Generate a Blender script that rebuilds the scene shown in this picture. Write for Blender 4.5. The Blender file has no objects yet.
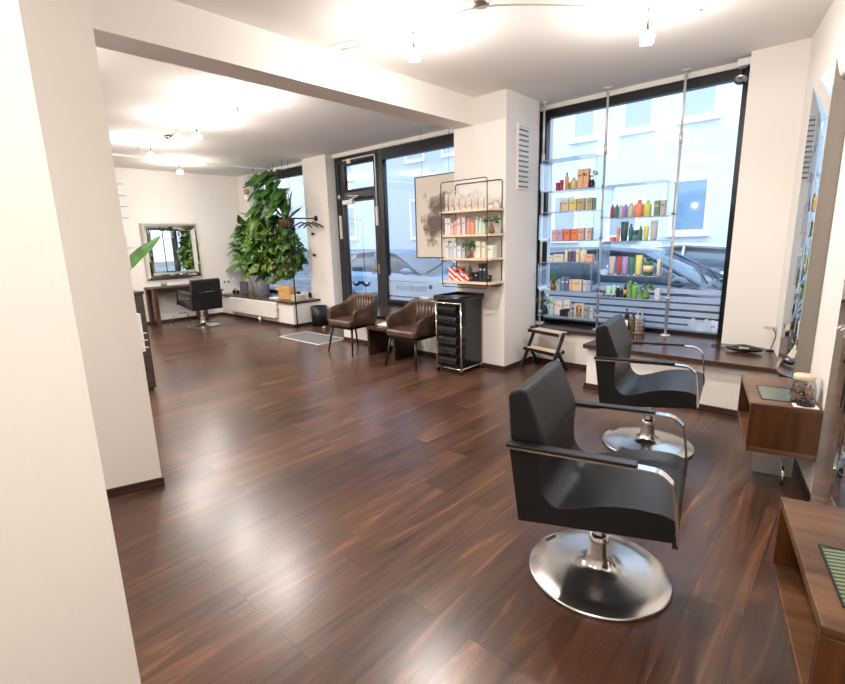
import bpy, bmesh, math, random
from mathutils import Vector, Matrix
PI = math.pi
S = bpy.context.scene
C = S.collection
random.seed(7)

# ------------------------------------------------------------------ materials
def nodes(name):
    m = bpy.data.materials.new(name); m.use_nodes = True
    nt = m.node_tree; nt.nodes.clear()
    out = nt.nodes.new('ShaderNodeOutputMaterial')
    return m, nt, out
def P(name, col, rough=.5, metal=0, spec=.5, coat=0, trans=0, emit=None, es=0, bump=None, var=None, ior=1.45):
    m, nt, out = nodes(name)
    b = nt.nodes.new('ShaderNodeBsdfPrincipled')
    b.inputs['Base Color'].default_value = (*col, 1)
    b.inputs['Roughness'].default_value = rough
    b.inputs['Metallic'].default_value = metal
    b.inputs['Specular IOR Level'].default_value = spec
    b.inputs['Coat Weight'].default_value = coat
    b.inputs['Transmission Weight'].default_value = trans
    b.inputs['IOR'].default_value = ior
    if emit: b.inputs['Emission Color'].default_value = (*emit, 1); b.inputs['Emission Strength'].default_value = es
    nt.links.new(b.outputs[0], out.inputs[0])
    if var or bump:
        tc = nt.nodes.new('ShaderNodeTexCoord')
        n = nt.nodes.new('ShaderNodeTexNoise'); n.inputs['Scale'].default_value = (var or bump)[0]
        n.inputs['Detail'].default_value = 5
        nt.links.new(tc.outputs['Object'], n.inputs['Vector'])
        if var:
            r = nt.nodes.new('ShaderNodeValToRGB'); r.color_ramp.elements[0].position = .3; r.color_ramp.elements[1].position = .7
            r.color_ramp.elements[0].color = (*[c * (1 - var[1]) for c in col], 1)
            r.color_ramp.elements[1].color = (*[min(1, c * (1 + var[1])) for c in col], 1)
            nt.links.new(n.outputs['Fac'], r.inputs[0]); nt.links.new(r.outputs[0], b.inputs['Base Color'])
        if bump:
            bp = nt.nodes.new('ShaderNodeBump'); bp.inputs['Strength'].default_value = bump[1]; bp.inputs['Distance'].default_value = .01
            nt.links.new(n.outputs['Fac'], bp.inputs['Height']); nt.links.new(bp.outputs[0], b.inputs['Normal'])
    return m
def wood(name, dark, light, axis=0, rough=.35, scale=1.0, coat=0.0):
    m, nt, out = nodes(name)
    b = nt.nodes.new('ShaderNodeBsdfPrincipled'); b.inputs['Roughness'].default_value = rough; b.inputs['Coat Weight'].default_value = coat
    b.inputs['Coat Roughness'].default_value = .2
    tc = nt.nodes.new('ShaderNodeTexCoord'); mp = nt.nodes.new('ShaderNodeMapping')
    sc = [16 * scale] * 3; sc[axis] = 1.6 * scale
    mp.inputs['Scale'].default_value = sc
    n = nt.nodes.new('ShaderNodeTexNoise'); n.inputs['Scale'].default_value = 1; n.inputs['Detail'].default_value = 7; n.inputs['Distortion'].default_value = .7
    r = nt.nodes.new('ShaderNodeValToRGB'); r.color_ramp.elements[0].position = .32; r.color_ramp.elements[1].position = .72
    r.color_ramp.elements[0].color = (*dark, 1); r.color_ramp.elements[1].color = (*light, 1)
    L = nt.links.new
    L(tc.outputs['Object'], mp.inputs[0]); L(mp.outputs[0], n.inputs['Vector']); L(n.outputs['Fac'], r.inputs[0]); L(r.outputs[0], b.inputs['Base Color']); L(b.outputs[0], out.inputs[0])
    return m
def clear(name, tint, gloss=.1, rough=0.0):
    m, nt, out = nodes(name)
    t = nt.nodes.new('ShaderNodeBsdfTransparent'); t.inputs[0].default_value = (*tint, 1)
    g = nt.nodes.new('ShaderNodeBsdfGlossy'); g.inputs['Roughness'].default_value = rough
    lw = nt.nodes.new('ShaderNodeLayerWeight'); lw.inputs[0].default_value = .35
    mm = nt.nodes.new('ShaderNodeMath'); mm.operation = 'MULTIPLY_ADD'; mm.inputs[1].default_value = .35; mm.inputs[2].default_value = gloss
    mx = nt.nodes.new('ShaderNodeMixShader')
    L = nt.links.new
    L(lw.outputs['Fresnel'], mm.inputs[0]); L(mm.outputs[0], mx.inputs[0]); L(t.outputs[0], mx.inputs[1]); L(g.outputs[0], mx.inputs[2]); L(mx.outputs[0], out.inputs[0])
    return m
def frosted(name, col, a):
    m, nt, out = nodes(name)
    t = nt.nodes.new('ShaderNodeBsdfTransparent'); d = nt.nodes.new('ShaderNodeBsdfDiffuse'); d.inputs[0].default_value = (*col, 1)
    tl = nt.nodes.new('ShaderNodeBsdfTranslucent'); tl.inputs[0].default_value = (*col, 1)
    ad = nt.nodes.new('ShaderNodeMixShader'); ad.inputs[0].default_value = .6
    mx = nt.nodes.new('ShaderNodeMixShader'); mx.inputs[0].default_value = a
    L = nt.links.new
    L(d.outputs[0], ad.inputs[1]); L(tl.outputs[0], ad.inputs[2]); L(t.outputs[0], mx.inputs[1]); L(ad.outputs[0], mx.inputs[2]); L(mx.outputs[0], out.inputs[0])
    return m
def floor_mat():
    m, nt, out = nodes('dark laminate')
    N = nt.nodes.new; L = nt.links.new
    b = N('ShaderNodeBsdfPrincipled'); tc = N('ShaderNodeTexCoord')
    sep = N('ShaderNodeSeparateXYZ'); cmb = N('ShaderNodeCombineXYZ')
    L(tc.outputs['Object'], sep.inputs[0]); L(sep.outputs[1], cmb.inputs[0]); L(sep.outputs[0], cmb.inputs[1])
    br = N('ShaderNodeTexBrick'); br.inputs['Scale'].default_value = 1; br.inputs['Brick Width'].default_value = 1.25
    br.inputs['Row Height'].default_value = .19; br.inputs['Mortar Size'].default_value = .0016; br.inputs['Mortar Smooth'].default_value = .3
    br.offset = .37; br.inputs['Color1'].default_value = (0, 0, 0, 1); br.inputs['Color2'].default_value = (1, 1, 1, 1); br.inputs['Mortar'].default_value = (.45, .45, .45, 1)
    L(cmb.outputs[0], br.inputs['Vector'])
    # grain, offset per plank
    add = N('ShaderNodeVectorMath'); add.operation = 'MULTIPLY_ADD'
    L(br.outputs['Color'], add.inputs[0]); add.inputs[1].default_value = (7, 13, 5); L(cmb.outputs[0], add.inputs[2])
    mp = N('ShaderNodeMapping'); mp.inputs['Scale'].default_value = (.9, 9, 1); L(add.outputs[0], mp.inputs[0])
    n = N('ShaderNodeTexNoise'); n.inputs['Scale'].default_value = 1.0; n.inputs['Detail'].default_value = 8; n.inputs['Distortion'].default_value = 1.6; n.inputs['Roughness'].default_value = .62
    L(mp.outputs[0], n.inputs['Vector'])
    r = N('ShaderNodeValToRGB'); e = r.color_ramp.elements
    e[0].position = .30; e[0].color = (.022, .011, .008, 1)
    e[1].position = .76; e[1].color = (.23, .090, .038, 1)
    x = e.new(.46); x.color = (.066, .030, .018, 1)
    x = e.new(.58); x.color = (.085, .038, .023, 1)
    L(n.outputs['Fac'], r.inputs[0])
    mr = N('ShaderNodeMapRange'); mr.inputs[3].default_value = .75; mr.inputs[4].default_value = 1.3; L(br.outputs['Color'], mr.inputs[0])
    mx = N('ShaderNodeMix'); mx.data_type = 'RGBA'; mx.blend_type = 'MULTIPLY'; mx.inputs[0].default_value = 1
    L(r.outputs[0], mx.inputs[6]); L(mr.outputs[0], mx.inputs[7])
    mo = N('ShaderNodeMix'); mo.data_type = 'RGBA'; mo.inputs[7].default_value = (.028, .013, .009, 1)
    L(br.outputs['Fac'], mo.inputs[0]); L(mx.outputs[2], mo.inputs[6]); L(mo.outputs[2], b.inputs['Base Color'])
    b.inputs['Roughness'].default_value = .28; b.inputs['Specular IOR Level'].default_value = .6
    L(b.outputs[0], out.inputs[0])
    return m
def stripes_mat(name, a, b_, scale, axis, rough=.4, duty=.5):
    m, nt, out = nodes(name); N = nt.nodes.new; L = nt.links.new
    b = N('ShaderNodeBsdfPrincipled'); b.inputs['Roughness'].default_value = rough
    tc = N('ShaderNodeTexCoord'); dp = N('ShaderNodeVectorMath'); dp.operation = 'DOT_PRODUCT'; dp.inputs[1].default_value = axis
    mm = N('ShaderNodeMath'); mm.operation = 'MULTIPLY'; mm.inputs[1].default_value = scale
    fr = N('ShaderNodeMath'); fr.operation = 'FRACT'; gt = N('ShaderNodeMath'); gt.operation = 'GREATER_THAN'; gt.inputs[1].default_value = duty
    mx = N('ShaderNodeMix'); mx.data_type = 'RGBA'; mx.inputs[6].default_value = (*a, 1); mx.inputs[7].default_value = (*b_, 1)
    L(tc.outputs['Object'], dp.inputs[0]); L(dp.outputs['Value'], mm.inputs[0]); L(mm.outputs[0], fr.inputs[0]); L(fr.outputs[0], gt.inputs[0]); L(gt.outputs[0], mx.inputs[0])
    L(mx.outputs[2], b.inputs['Base Color']); L(b.outputs[0], out.inputs[0])
    return m

M = {}
M['wall'] = P('white wall paint', (.86, .82, .775), .85, spec=.2, bump=(60, .04))
M['ceil'] = P('white ceiling paint', (.90, .865, .825), .9, spec=.2)
M['base'] = P('dark baseboard', (.045, .022, .015), .4)
M['floor'] = floor_mat()
M['sill'] = wood('dark sill wood', (.035, .016, .011), (.10, .045, .028), 0, .22)
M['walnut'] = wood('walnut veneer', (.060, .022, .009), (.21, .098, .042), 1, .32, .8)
M['walnut_v_shaded'] = wood('shaded walnut veneer upright', (.042, .012, .003), (.15, .055, .012), 2, .35, .8)  # darker, more orange copy for the upright panels: their shading painted into the colour
M['dkwood'] = wood('dark wenge', (.022, .011, .008), (.07, .032, .022), 2, .4)
M['cabwood'] = wood('wenge cabinet', (.018, .010, .008), (.075, .045, .033), 1, .5, 2.0)
M['deskwood'] = wood('reddish dark desk wood', (.05, .018, .010), (.13, .05, .028), 2, .35)
M['palewood'] = wood('pale wood', (.68, .52, .36), (.84, .69, .52), 0, .5)
M['leather'] = P('black leather', (.010, .010, .011), .40, spec=.38, bump=(300, .05))
M['brown'] = P('brown leather', (.075, .042, .028), .30, spec=.6, var=(9, .35), bump=(120, .08))
M['chrome'] = P('chrome', (.80, .79, .78), .09, 1)
M['brushed'] = P('brushed steel', (.62, .60, .58), .22, 1)
M['steelpole'] = P('satin steel', (.74, .72, .69), .38, .35)
M['darkmetal'] = P('dark steel', (.03, .03, .035), .4, .6)
M['blackmetal'] = P('black metal', (.012, .012, .013), .35, .3)
M['blackplastic'] = P('black gloss plastic', (.010, .010, .011), .14, spec=.6)
M['mirror'] = P('mirror glass', (.90, .93, .92), .01, 1)
M['mirrorside'] = P('grey mirror back', (.33, .30, .27), .35, .5)
M['frame'] = P('anthracite frame', (.030, .033, .040), .38, spec=.5)
M['frame2'] = P('black frame', (.010, .010, .013), .35)
M['glass'] = clear('window glass', (.93, .97, 1.0), .03)
M['acrylic'] = clear('clear acrylic', (.93, .965, 1.0), .03)
M['acryledge'] = P('acrylic edge', (.62, .75, .92), .15, trans=.5)
M['frost'] = frosted('frosted film', (.85, .89, .95), .52)
M['frostlogo'] = frosted('frosted logo film', (.85, .89, .95), .6)
M['white'] = P('white plastic', (.85, .84, .82), .35)
M['radiator'] = P('white radiator enamel', (.84, .81, .77), .35)
M['bulb'] = P('lit lamp glass', (1, 1, 1), .3, emit=(1, .96, .9), es=30)
M['asphalt'] = P('asphalt', (.16, .17, .19), .8, var=(3, .2))
M['pavement'] = P('pavement', (.40, .41, .43), .8, var=(4, .15))
M['facade'] = P('pale render', (.70, .73, .76), .9, var=(1.2, .05))
M['facade2'] = P('grey render', (.50, .56, .64), .9)
M['plinth'] = P('stone plinth', (.25, .28, .33), .8)
M['pane'] = P('reflective pane', (.20, .33, .46), .05, spec=1)
M['pane_pale'] = P('curtained pane', (.42, .47, .54), .1, spec=.8)
M['winwhite'] = P('white window frame', (.9, .92, .95), .5)
M['carblue'] = P('blue car paint', (.018, .045, .10), .12, .3, coat=1)
M['carsilver'] = P('silver car paint', (.60, .65, .72), .18, .4, coat=1)
M['carglass'] = P('car glass', (.10, .16, .22), .04, spec=1)
M['rubber'] = P('rubber', (.01, .01, .01), .7)
M['mat'] = stripes_mat('ribbed mat', (.10, .10, .10), (.22, .215, .21), 45, (0, 1, 0), .8)
M['alu'] = P('aluminium', (.80, .79, .77), .45, .2)
M['green1'] = P('leaf green', (.045, .125, .02), .38, var=(5, .6))
M['green2'] = P('bright leaf green', (.12, .21, .025), .4, var=(5, .6))
M['green3'] = P('deep leaf green', (.018, .065, .015), .35, var=(5, .5))
M['green4'] = P('grey green leaf', (.16, .26, .12), .45, var=(8, .3))
M['stem'] = P('stem', (.10, .12, .04), .6)
M['wicker'] = P('brown wicker', (.12, .06, .03), .7, var=(60, .5))
M['terracotta'] = P('terracotta', (.55, .22, .08), .6)
M['potwhite'] = P('pale glazed pot', (.62, .68, .76), .25)
M['amber'] = P('amber glass', (.28, .13, .03), .08, spec=.8, trans=.3)
M['paper'] = P('white paper', (.88, .87, .85), .7)
M['kraft'] = P('kraft paper', (.62, .36, .14), .7, var=(20, .1))
M['soil'] = P('soil', (.03, .02, .015), .9)
M['soft_glass'] = clear('clear glass', (.96, .98, .98), .07)
M['traytop'] = stripes_mat('green patterned inset', (.06, .08, .05), (.22, .26, .15), 55, (1, .2, 0), .15)
M['traydark'] = P('green tinted glass inset', (.11, .13, .10), .10, spec=.6)
_cc = {}
def col(r, g, b, rough=.35):
    k = (r, g, b, rough)
    if k not in _cc: _cc[k] = P('colour_%d_%d_%d' % (r * 100, g * 100, b * 100), (r, g, b), rough)
    return _cc[k]

# ------------------------------------------------------------------ mesh helpers
class MB:
    def __init__(s): s.v = []; s.f = []; s.sm = []
    def add(s, vs, fs, smooth=False, mat=None):
        o = len(s.v)
        s.v += [tuple(mat @ Vector(v)) if mat else tuple(v) for v in vs]
        s.f += [tuple(i + o for i in f) for f in fs]; s.sm += [smooth] * len(fs)
        return s
    def box(s, x0, x1, y0, y1, z0, z1, mat=None):
        vs = [(x, y, z) for z in (z0, z1) for y in (y0, y1) for x in (x0, x1)]
        return s.add(vs, [(0, 2, 3, 1), (4, 5, 7, 6), (0, 1, 5, 4), (2, 6, 7, 3), (0, 4, 6, 2), (1, 3, 7, 5)], mat=mat)
    def prism(s, pts, z0, z1, mat=None, smooth=False):     # polygon in xy
        n = len(pts)
        vs = [(x, y, z0) for x, y in pts] + [(x, y, z1) for x, y in pts]
        a = sum(pts[i][0] * pts[(i + 1) % n][1] - pts[(i + 1) % n][0] * pts[i][1] for i in range(n))
        fs = [tuple(range(n))[::-1], tuple(range(n, 2 * n))] + [(i, (i + 1) % n, (i + 1) % n + n, i + n) for i in range(n)]
        if a < 0: fs = [f[::-1] for f in fs]
        return s.add(vs, fs, smooth, mat)
    def lathe(s, prof, n=24, mat=None, smooth=True, ang=None):
        vs = []; fs = []; m = len(prof)
        for i in range(n):
            a = 2 * PI * i / n
            for r, z in prof: vs.append((r * math.cos(a), r * math.sin(a), z))
        for i in range(n):
            j = (i + 1) % n
            for k in range(m - 1): fs.append((i * m + k, j * m + k, j * m + k + 1, i * m + k + 1))
        if prof[0][0] > 1e-6: fs.append(tuple(i * m for i in range(n))[::-1])
        if prof[-1][0] > 1e-6: fs.append(tuple(i * m + m - 1 for i in range(n)))
        return s.add(vs, fs, smooth, mat)
    def cyl(s, p, q, r, n=12, r2=None):
        p = Vector(p); q = Vector(q); d = q - p
        mat = Matrix.Translation(p) @ d.to_track_quat('Z', 'Y').to_matrix().to_4x4()
        return s.lathe([(r, 0), (r if r2 is None else r2, d.length)], n, mat)
    def tube(s, pts, r, n=8, closed=False, flat=None):
        pts = [Vector(p) for p in pts]; N = len(pts); vs = []; fs = []
        up = None
        for i, p in enumerate(pts):
            a = pts[i - 1] if (i > 0 or closed) else p; b = pts[(i + 1) % N] if (i < N - 1 or closed) else p
            t = (b - a).normalized()
            if up is None: up = Vector((0, 0, 1)) if abs(t.z) < .9 else Vector((1, 0, 0))
            if flat: sx = Vector(flat['side'])
            else: sx = t.cross(up).normalized()
            u = sx.cross(t).normalized(); up = u
            for k in range(n):
                an = 2 * PI * k / n
                if flat:
                    c = [(1, 1), (-1, 1), (-1, -1), (1, -1)][k]; vs.append(p + sx * flat['w'] * c[0] + u * flat['t'] * c[1])
                else: vs.append(p + (sx * math.cos(an) + u * math.sin(an)) * r)
        for i in range(N if closed else N - 1):
            j = (i + 1) % N
            for k in range(n): fs.append((i * n + k, i * n + (k + 1) % n, j * n + (k + 1) % n, j * n + k))
        if not closed: fs += [tuple(range(n))[::-1], tuple(range((N - 1) * n, N * n))]
        return s.add([tuple(v) for v in vs], fs, not flat)
    def sphere(s, c, r, n=12, sz=1):
        prof = [(r * math.sin(PI * k / 8), -r * sz * math.cos(PI * k / 8)) for k in range(9)]
        prof[0] = (0, prof[0][1]); prof[-1] = (0, prof[-1][1])
        return s.lathe(prof, n, Matrix.Translation(c))
def link(name, mb, mat, parent=None, loc=None, rz=0, bev=0, seg=2, auto=None, mats=None):
    me = bpy.data.meshes.new(name); me.from_pydata(mb.v, [], mb.f)
    me.polygons.foreach_set('use_smooth', mb.sm)
    bm = bmesh.new(); bm.from_mesh(me); bmesh.ops.remove_doubles(bm, verts=bm.verts, dist=1e-5); bmesh.ops.recalc_face_normals(bm, faces=bm.faces); bm.to_mesh(me); bm.free()
    me.materials.append(M[mat] if isinstance(mat, str) else mat)
    o = bpy.data.objects.new(name, me); C.objects.link(o)
    if parent: o.parent = parent
    if loc: o.location = loc
    o.rotation_euler[2] = rz
    if bev:
        b = o.modifiers.new('Bevel', 'BEVEL'); b.width = bev; b.segments = seg; b.limit_method = 'ANGLE'; b.angle_limit = .6
        for p in me.polygons: p.use_smooth = True
        w = o.modifiers.new('WN', 'WEIGHTED_NORMAL'); w.keep_sharp = False
    return o
def tag(o, label, cat, group=None, kind=None):
    if label: o['label'] = label
    if cat: o['category'] = cat
    if group: o['group'] = group
    if kind: o['kind'] = kind
    return o
def thing(name, label, cat, loc=(0, 0, 0), rz=0, group=None):
    o = bpy.data.objects.new(name, None); C.objects.link(o); o.empty_display_size = .05
    o.location = loc; o.rotation_euler = (0, 0, rz)
    return tag(o, label, cat, group)
def struct(name, mb, mat, parent=None, **k):
    o = link(name, mb, mat, parent, **k)
    if not parent: o['kind'] = 'structure'
    return o
def sroot(name, loc=(0, 0, 0)):
    o = bpy.data.objects.new(name, None); C.objects.link(o); o.location = loc; o['kind'] = 'structure'; return o
def dup(root, loc, rz, label, group=None):
    def cp(o, par):
        c = o.copy(); C.objects.link(c); c.parent = par
        for ch in list(o.children): cp(ch, c)
        return c
    r = cp(root, None); r.location = loc; r.rotation_euler = (0, 0, rz); r['label'] = label
    if group: r['group'] = group
    return r

# ------------------------------------------------------------------ camera
f, yaw, pitch, roll = 480.117, .74467, .21027, -.02789
cy, sy = math.cos(yaw), math.sin(yaw)
fw = Vector((-sy * math.cos(pitch), cy * math.cos(pitch), -math.sin(pitch)))
r0 = Vector((cy, sy, 0)); u0 = r0.cross(fw)
r1 = math.cos(roll) * r0 + math.sin(roll) * u0; u1 = -math.sin(roll) * r0 + math.cos(roll) * u0
cd = bpy.data.cameras.new('camera'); cam = bpy.data.objects.new('camera', cd); C.objects.link(cam)
mt = Matrix((r1, u1, -fw)).transposed().to_4x4(); mt.translation = (0, 0, 1.5); cam.matrix_world = mt
cd.sensor_fit = 'HORIZONTAL'; cd.sensor_width = 36; cd.lens = 36 * f / 845; cd.clip_start = .05
S.camera = cam

# ------------------------------------------------------------------ room shell
H = 2.978
WA = -1.34
WD = Vector((math.cos(WA), math.sin(WA), 0)); WN_ = Vector((-.97348, -.22875, 0)); W0 = Vector((-.53, 5.217, 0))
def wp(s, d, z=0): v = W0 + WD * s + WN_ * d; return (v.x, v.y, z)     # point s along the right wall, d in front of it
BY = -2.6
wb = wp((5.217 - BY) / .97348, 0)
struct('floor', MB().box(-10.6, 1.7, BY - .2, 5.62, -.12, 0), 'floor')
struct('ceiling', MB().box(-10.6, 1.7, BY - .2, 5.8, H, H + .15), 'ceil')
struct('trim_1', MB().box(-10.37, -9.1, BY, 5.4, H - .032, H + .01), 'ceil')
struct('wall_end', MB().box(-10.57, -10.37, BY - .2, 5.8, 0, H), 'wall')
struct('wall_back', MB().box(-10.4, 1.7, BY - .2, BY, 0, H), 'wall')
struct('wall_right', MB().prism([wp(0, 0)[:2], wp(0, -.25)[:2], (wb[0] + .25, BY - .1), (wb[0], BY - .1)], 0, H), 'wall')
# piers along the street wall
struct('wall_pier_right', MB().prism([(-.93, 5.217), (-.53, 5.217), (-.28, 5.26), (-.28, 5.8), (-.93, 5.8)], 0, H), 'wall')
struct('wall_pier', MB().prism([(-3.615, 4.54), (-2.923, 4.54), (-2.923, 5.217), (-3.05, 5.217), (-3.05, 5.8), (-3.615, 5.8)], 0, H), 'wall')
struct('wall_pier_coat', MB().box(-7.80, -7.10, 5.36, 5.8, 0, H), 'wall')
struct('wall_pier_corner', MB().box(-10.37, -9.92, 5.42, 5.8, 0, H), 'wall')
struct('wall_beam', MB().box(-3.615, -3.338, .9, 4.56, 2.70, H), 'wall')
# pillar and near wall, left foreground
struct('wall_pillar', MB().prism([(-3.181, .942), (-3.30, .60), (-3.46, .14), (-3.90, .26), (-3.66, .98)], 0, H), 'wall')
struct('wall_near', MB().box(-1.62, -1.36, BY, .272, 0, H), 'wall')
# low walls below the windows
struct('wall_sill_right', MB().box(-1.93, -.40, 4.493, 5.5, 0, .415), 'wall')
struct('wall_sill_recess', MB().box(-2.94, -1.93, 5.14, 5.5, 0, .40), 'wall')
struct('wall_sill_centre', MB().box(-5.88, -3.60, 4.58, 5.6, 0, .41), 'wall')
struct('wall_sill_left', MB().box(-10.37, -7.54, 4.764, 5.6, 0, .42), 'wall')
struct('trim_2', MB().prism([(-1.955, 4.437), wp(.800, .002)[:2], wp(.10, .002)[:2], (-.6, 5.215), (-.931, 5.215), (-.931, 5.46), (-1.955, 5.46)], .415, .455), 'sill', bev=.003)
struct('trim_3', MB().box(-2.922, -1.957, 5.10, 5.46, .40, .438), 'sill', bev=.003)
struct('trim_4', MB().box(-5.90, -3.617, 4.56, 5.53, .41, .45), 'sill', bev=.003)
struct('trim_5', MB().prism([(-10.368, 4.735), (-7.52, 4.735), (-7.52, 5.36), (-7.80, 5.36), (-7.80, 5.53), (-9.9, 5.53), (-9.9, 5.42), (-10.368, 5.42)], .42, .46), 'sill', bev=.003)
def bb(name, pts, mat='base', h=.052, t=.012):
    mb = MB()
    for a, b in zip(pts[:-1], pts[1:]):
        a = Vector((*a, 0)); b = Vector((*b, 0)); d = (b - a).normalized(); n = Vector((d.y, -d.x, 0))
        q = [a - d * t * 0, b + d * t, b + d * t + n * t, a + n * t]
        mb.prism([(v.x, v.y) for v in q], 0, h)
        q = [a, b + d * t, b + d * t + n * (t + .012), a + n * (t + .012)]
        mb.prism([(v.x, v.y) for v in q], 0, .022)
    return struct(name, mb, mat)
# walk along each wall with the room on the right-hand side of the direction (n points into the room)
bb('baseboard_pier', [(-3.615, 4.54), (-2.923, 4.54), (-2.923, 5.14)])
bb('baseboard_recess', [(-2.92, 5.14), (-1.93, 5.14)])
bb('baseboard_sill_side', [(-1.93, 5.12), (-1.93, 4.493)])
bb('baseboard_sill', [(-1.945, 4.493), (-.40, 4.493)])
bb('baseboard_centre', [(-5.88, 4.58), (-3.615, 4.58)])
bb('baseboard_left', [(-10.37, 4.764), (-7.54, 4.764), (-7.54, 5.36)])
bb('baseboard_coat', [(-7.54, 5.36), (-7.10, 5.36)])
bb('baseboard_end', [(-10.37, BY), (-10.37, 4.764)])
bb('baseboard_right', [wp(.80, 0)[:2], (wb[0], wb[1])])
bb('baseboard_pillar', [(-3.46, .14), (-3.30, .60), (-3.181, .942)])

# ------------------------------------------------------------------ windows and the shop door
def frame_mb(x0, x1, z0, z1, y0, y1, l, r, b, t):
    return MB().box(x0, x0 + l, y0, y1, z0, z1).box(x1 - r, x1, y0, y1, z0, z1).box(x0 + l, x1 - r, y0, y1, z0, z0 + b).box(x0 + l, x1 - r, y0, y1, z1 - t, z1)
w = sroot('window_1')
struct('window_frame', frame_mb(-3.05, -.932, .44, 2.93, 5.46, 5.56, .085, .085, .05, .055), 'frame2', w, bev=.004)
struct('roller_blind_box', MB().box(-2.97, -1.02, 5.445, 5.54, 2.84, 2.93), 'frame2', w, bev=.004)
struct('head_trim', MB().box(-3.05, -.932, 5.43, 5.56, 2.93, H), 'wall', w)
struct('pane', MB().box(-2.97, -1.01, 5.505, 5.513, .49, 2.88), 'glass', w)
st = MB()
for z0, z1 in ((.872, .921), (.785, .843), (.712, .766), (.639, .688), (.56, .614), (.50, .541)): st.box(-2.96, -1.02, 5.500, 5.503, z0, z1)
struct('frosted_stripes', st, 'frost', w)
def silhouette(name, pts, mat, parent, loc, y=.002, s=1):
    n = len(pts); mb = MB()
    vs = [(x * s, -y / 2, z * s) for x, z in pts] + [(x * s, y / 2, z * s) for x, z in pts]
    mb.add(vs, [tuple(range(n)), tuple(range(n, 2 * n))[::-1]] + [(i, i + n, (i + 1) % n + n, (i + 1) % n) for i in range(n)])
    return link(name, mb, mat, parent, loc)
stache_r = [(0, .16), (.12, .24), (.28, .20), (.42, .06), (.58, -.02), (.74, .0), (.86, .10), (.84, .19), (.92, .22), (1, .10), (.94, -.06), (.78, -.17), (.55, -.20), (.34, -.16), (.14, -.05)]
stache = stache_r[:1] + stache_r[1:] + [(0, .02)] + [(-x, z) for x, z in stache_r[:0:-1]]
silhouette('frosted_logo', [(-.135, .02), (-.12, .045), (-.085, .04), (-.07, .065), (-.045, .06), (-.035, .03), (0, .018), (.035, .03), (.045, .06), (.07, .065), (.085, .04), (.12, .045), (.135, .02), (.11, -.005), (.085, -.045), (.04, -.055), (.02, -.03), (0, -.04), (-.02, -.03), (-.04, -.055), (-.085, -.045), (-.11, -.005)], 'frostlogo', w, (-1.19, 5.498, .565))

w = sroot('window_2')
struct('window_frame', frame_mb(-5.98, -3.60, .44, 2.93, 5.55, 5.64, .10, .09, .09, .17), 'frame', w, bev=.004)
struct('head_trim', MB().box(-5.98, -3.6, 5.50, 5.64, 2.92, H), 'wall', w)
struct('pane', MB().box(-5.90, -3.65, 5.595, 5.603, .50, 2.80), 'glass', w)
st = MB().box(-5.88, -3.66, 5.59, 5.593, .845, .93).box(-5.88, -3.66, 5.59, 5.593, .60, .835).box(-5.88, -3.66, 5.59, 5.593, .53, .575)
struct('frosted_band', st, 'frost', w)
tx = bpy.data.curves.new('window_lettering', 'FONT'); tx.body = 'maskulin'; tx.size = .17; tx.extrude = .001; tx.align_x = 'CENTER'; tx.space_character = 1.15
to = bpy.data.objects.new('window_lettering', tx); C.objects.link(to); to.rotation_euler = (PI / 2, 0, PI); to.location = (-5.38, 5.586, .695); to.parent = w
tx.materials.append(P('grey lettering', (.22, .30, .42), .6))
struct('lettering_dot', MB().cyl((-4.95, 5.584, .775), (-4.95, 5.588, .775), .035, 20), P('grey blue vinyl', (.12, .20, .33), .6), w)

w = sroot('window_3')
struct('window_frame', frame_mb(-9.95, -7.72, .45, 2.93, 5.55, 5.64, .10, .09, .07, .16), 'frame', w, bev=.004)
struct('head_trim', MB().box(-9.95, -7.72, 5.50, 5.64, 2.92, H), 'wall', w)
struct('pane', MB().box(-9.87, -7.8, 5.595, 5.603, .5, 2.8), 'glass', w)
st = MB()
for z0, z1 in ((.80, .87), (.71, .77), (.62, .68), (.53, .59)): st.box(-9.85, -7.82, 5.59, 5.593, z0, z1)
struct('frosted_stripes', st, 'frost', w)

d = sroot('door_1')
struct('door_frame', MB().box(-7.12, -7.0, 5.55, 5.66, 0, 2.93).box(-6.02, -5.98, 5.55, 5.66, 0, 2.93).box(-7.0, -6.02, 5.55, 5.66, 2.82, 2.93).box(-7.0, -6.02, 5.55, 5.66, 2.23, 2.33), 'frame', d, bev=.004)
struct('head_trim', MB().box(-7.12, -5.98, 5.50, 5.64, 2.92, H), 'wall', d)
struct('transom_frame', frame_mb(-7.0, -6.02, 2.33, 2.82, 5.57, 5.63, .14, .10, .05, .05), 'frame', d, bev=.003)
struct('transom_pane', MB().box(-6.88, -6.10, 5.598, 5.604, 2.36, 2.78), 'glass', d)
lf = struct('door_leaf', frame_mb(-7.0, -6.02, .01, 2.23, 5.56, 5.62, .11, .11, .14, .06), 'frame', d, bev=.004)
struct('door_pane', MB().box(-6.91, -6.11, 5.588, 5.594, .14, 2.18), 'glass', d)
struct('door_handle', MB().tube([(-6.07, 5.56, 1.04), (-6.07, 5.515, 1.04), (-6.19, 5.515, 1.04)], .009).box(-6.085, -6.055, 5.55, 5.56, .95, 1.12), P('brass', (.6, .42, .18), .3, 1), d)
struct('door_closer', MB().box(-6.88, -6.62, 5.50, 5.56, 2.13, 2.20).tube([(-6.7, 5.52, 2.205), (-6.45, 5.50, 2.25), (-6.75, 5.53, 2.27)], .01), 'white', d, bev=.005)
struct('transom_opener', MB().tube([(-6.85, 5.54, 2.86), (-6.06, 5.54, 2.86), (-6.04, 5.54, 2.84), (-6.04, 5.54, 1.9)], .011).box(-6.065, -6.015, 5.525, 5.56, 1.75, 2.05).box(-6.74, -6.66, 5.53, 5.56, 2.80, 2.87), 'white', d)
silhouette('moustache_sticker', stache, 'blackplastic', d, (-6.58, 5.575, .76), s=.23)
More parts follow.
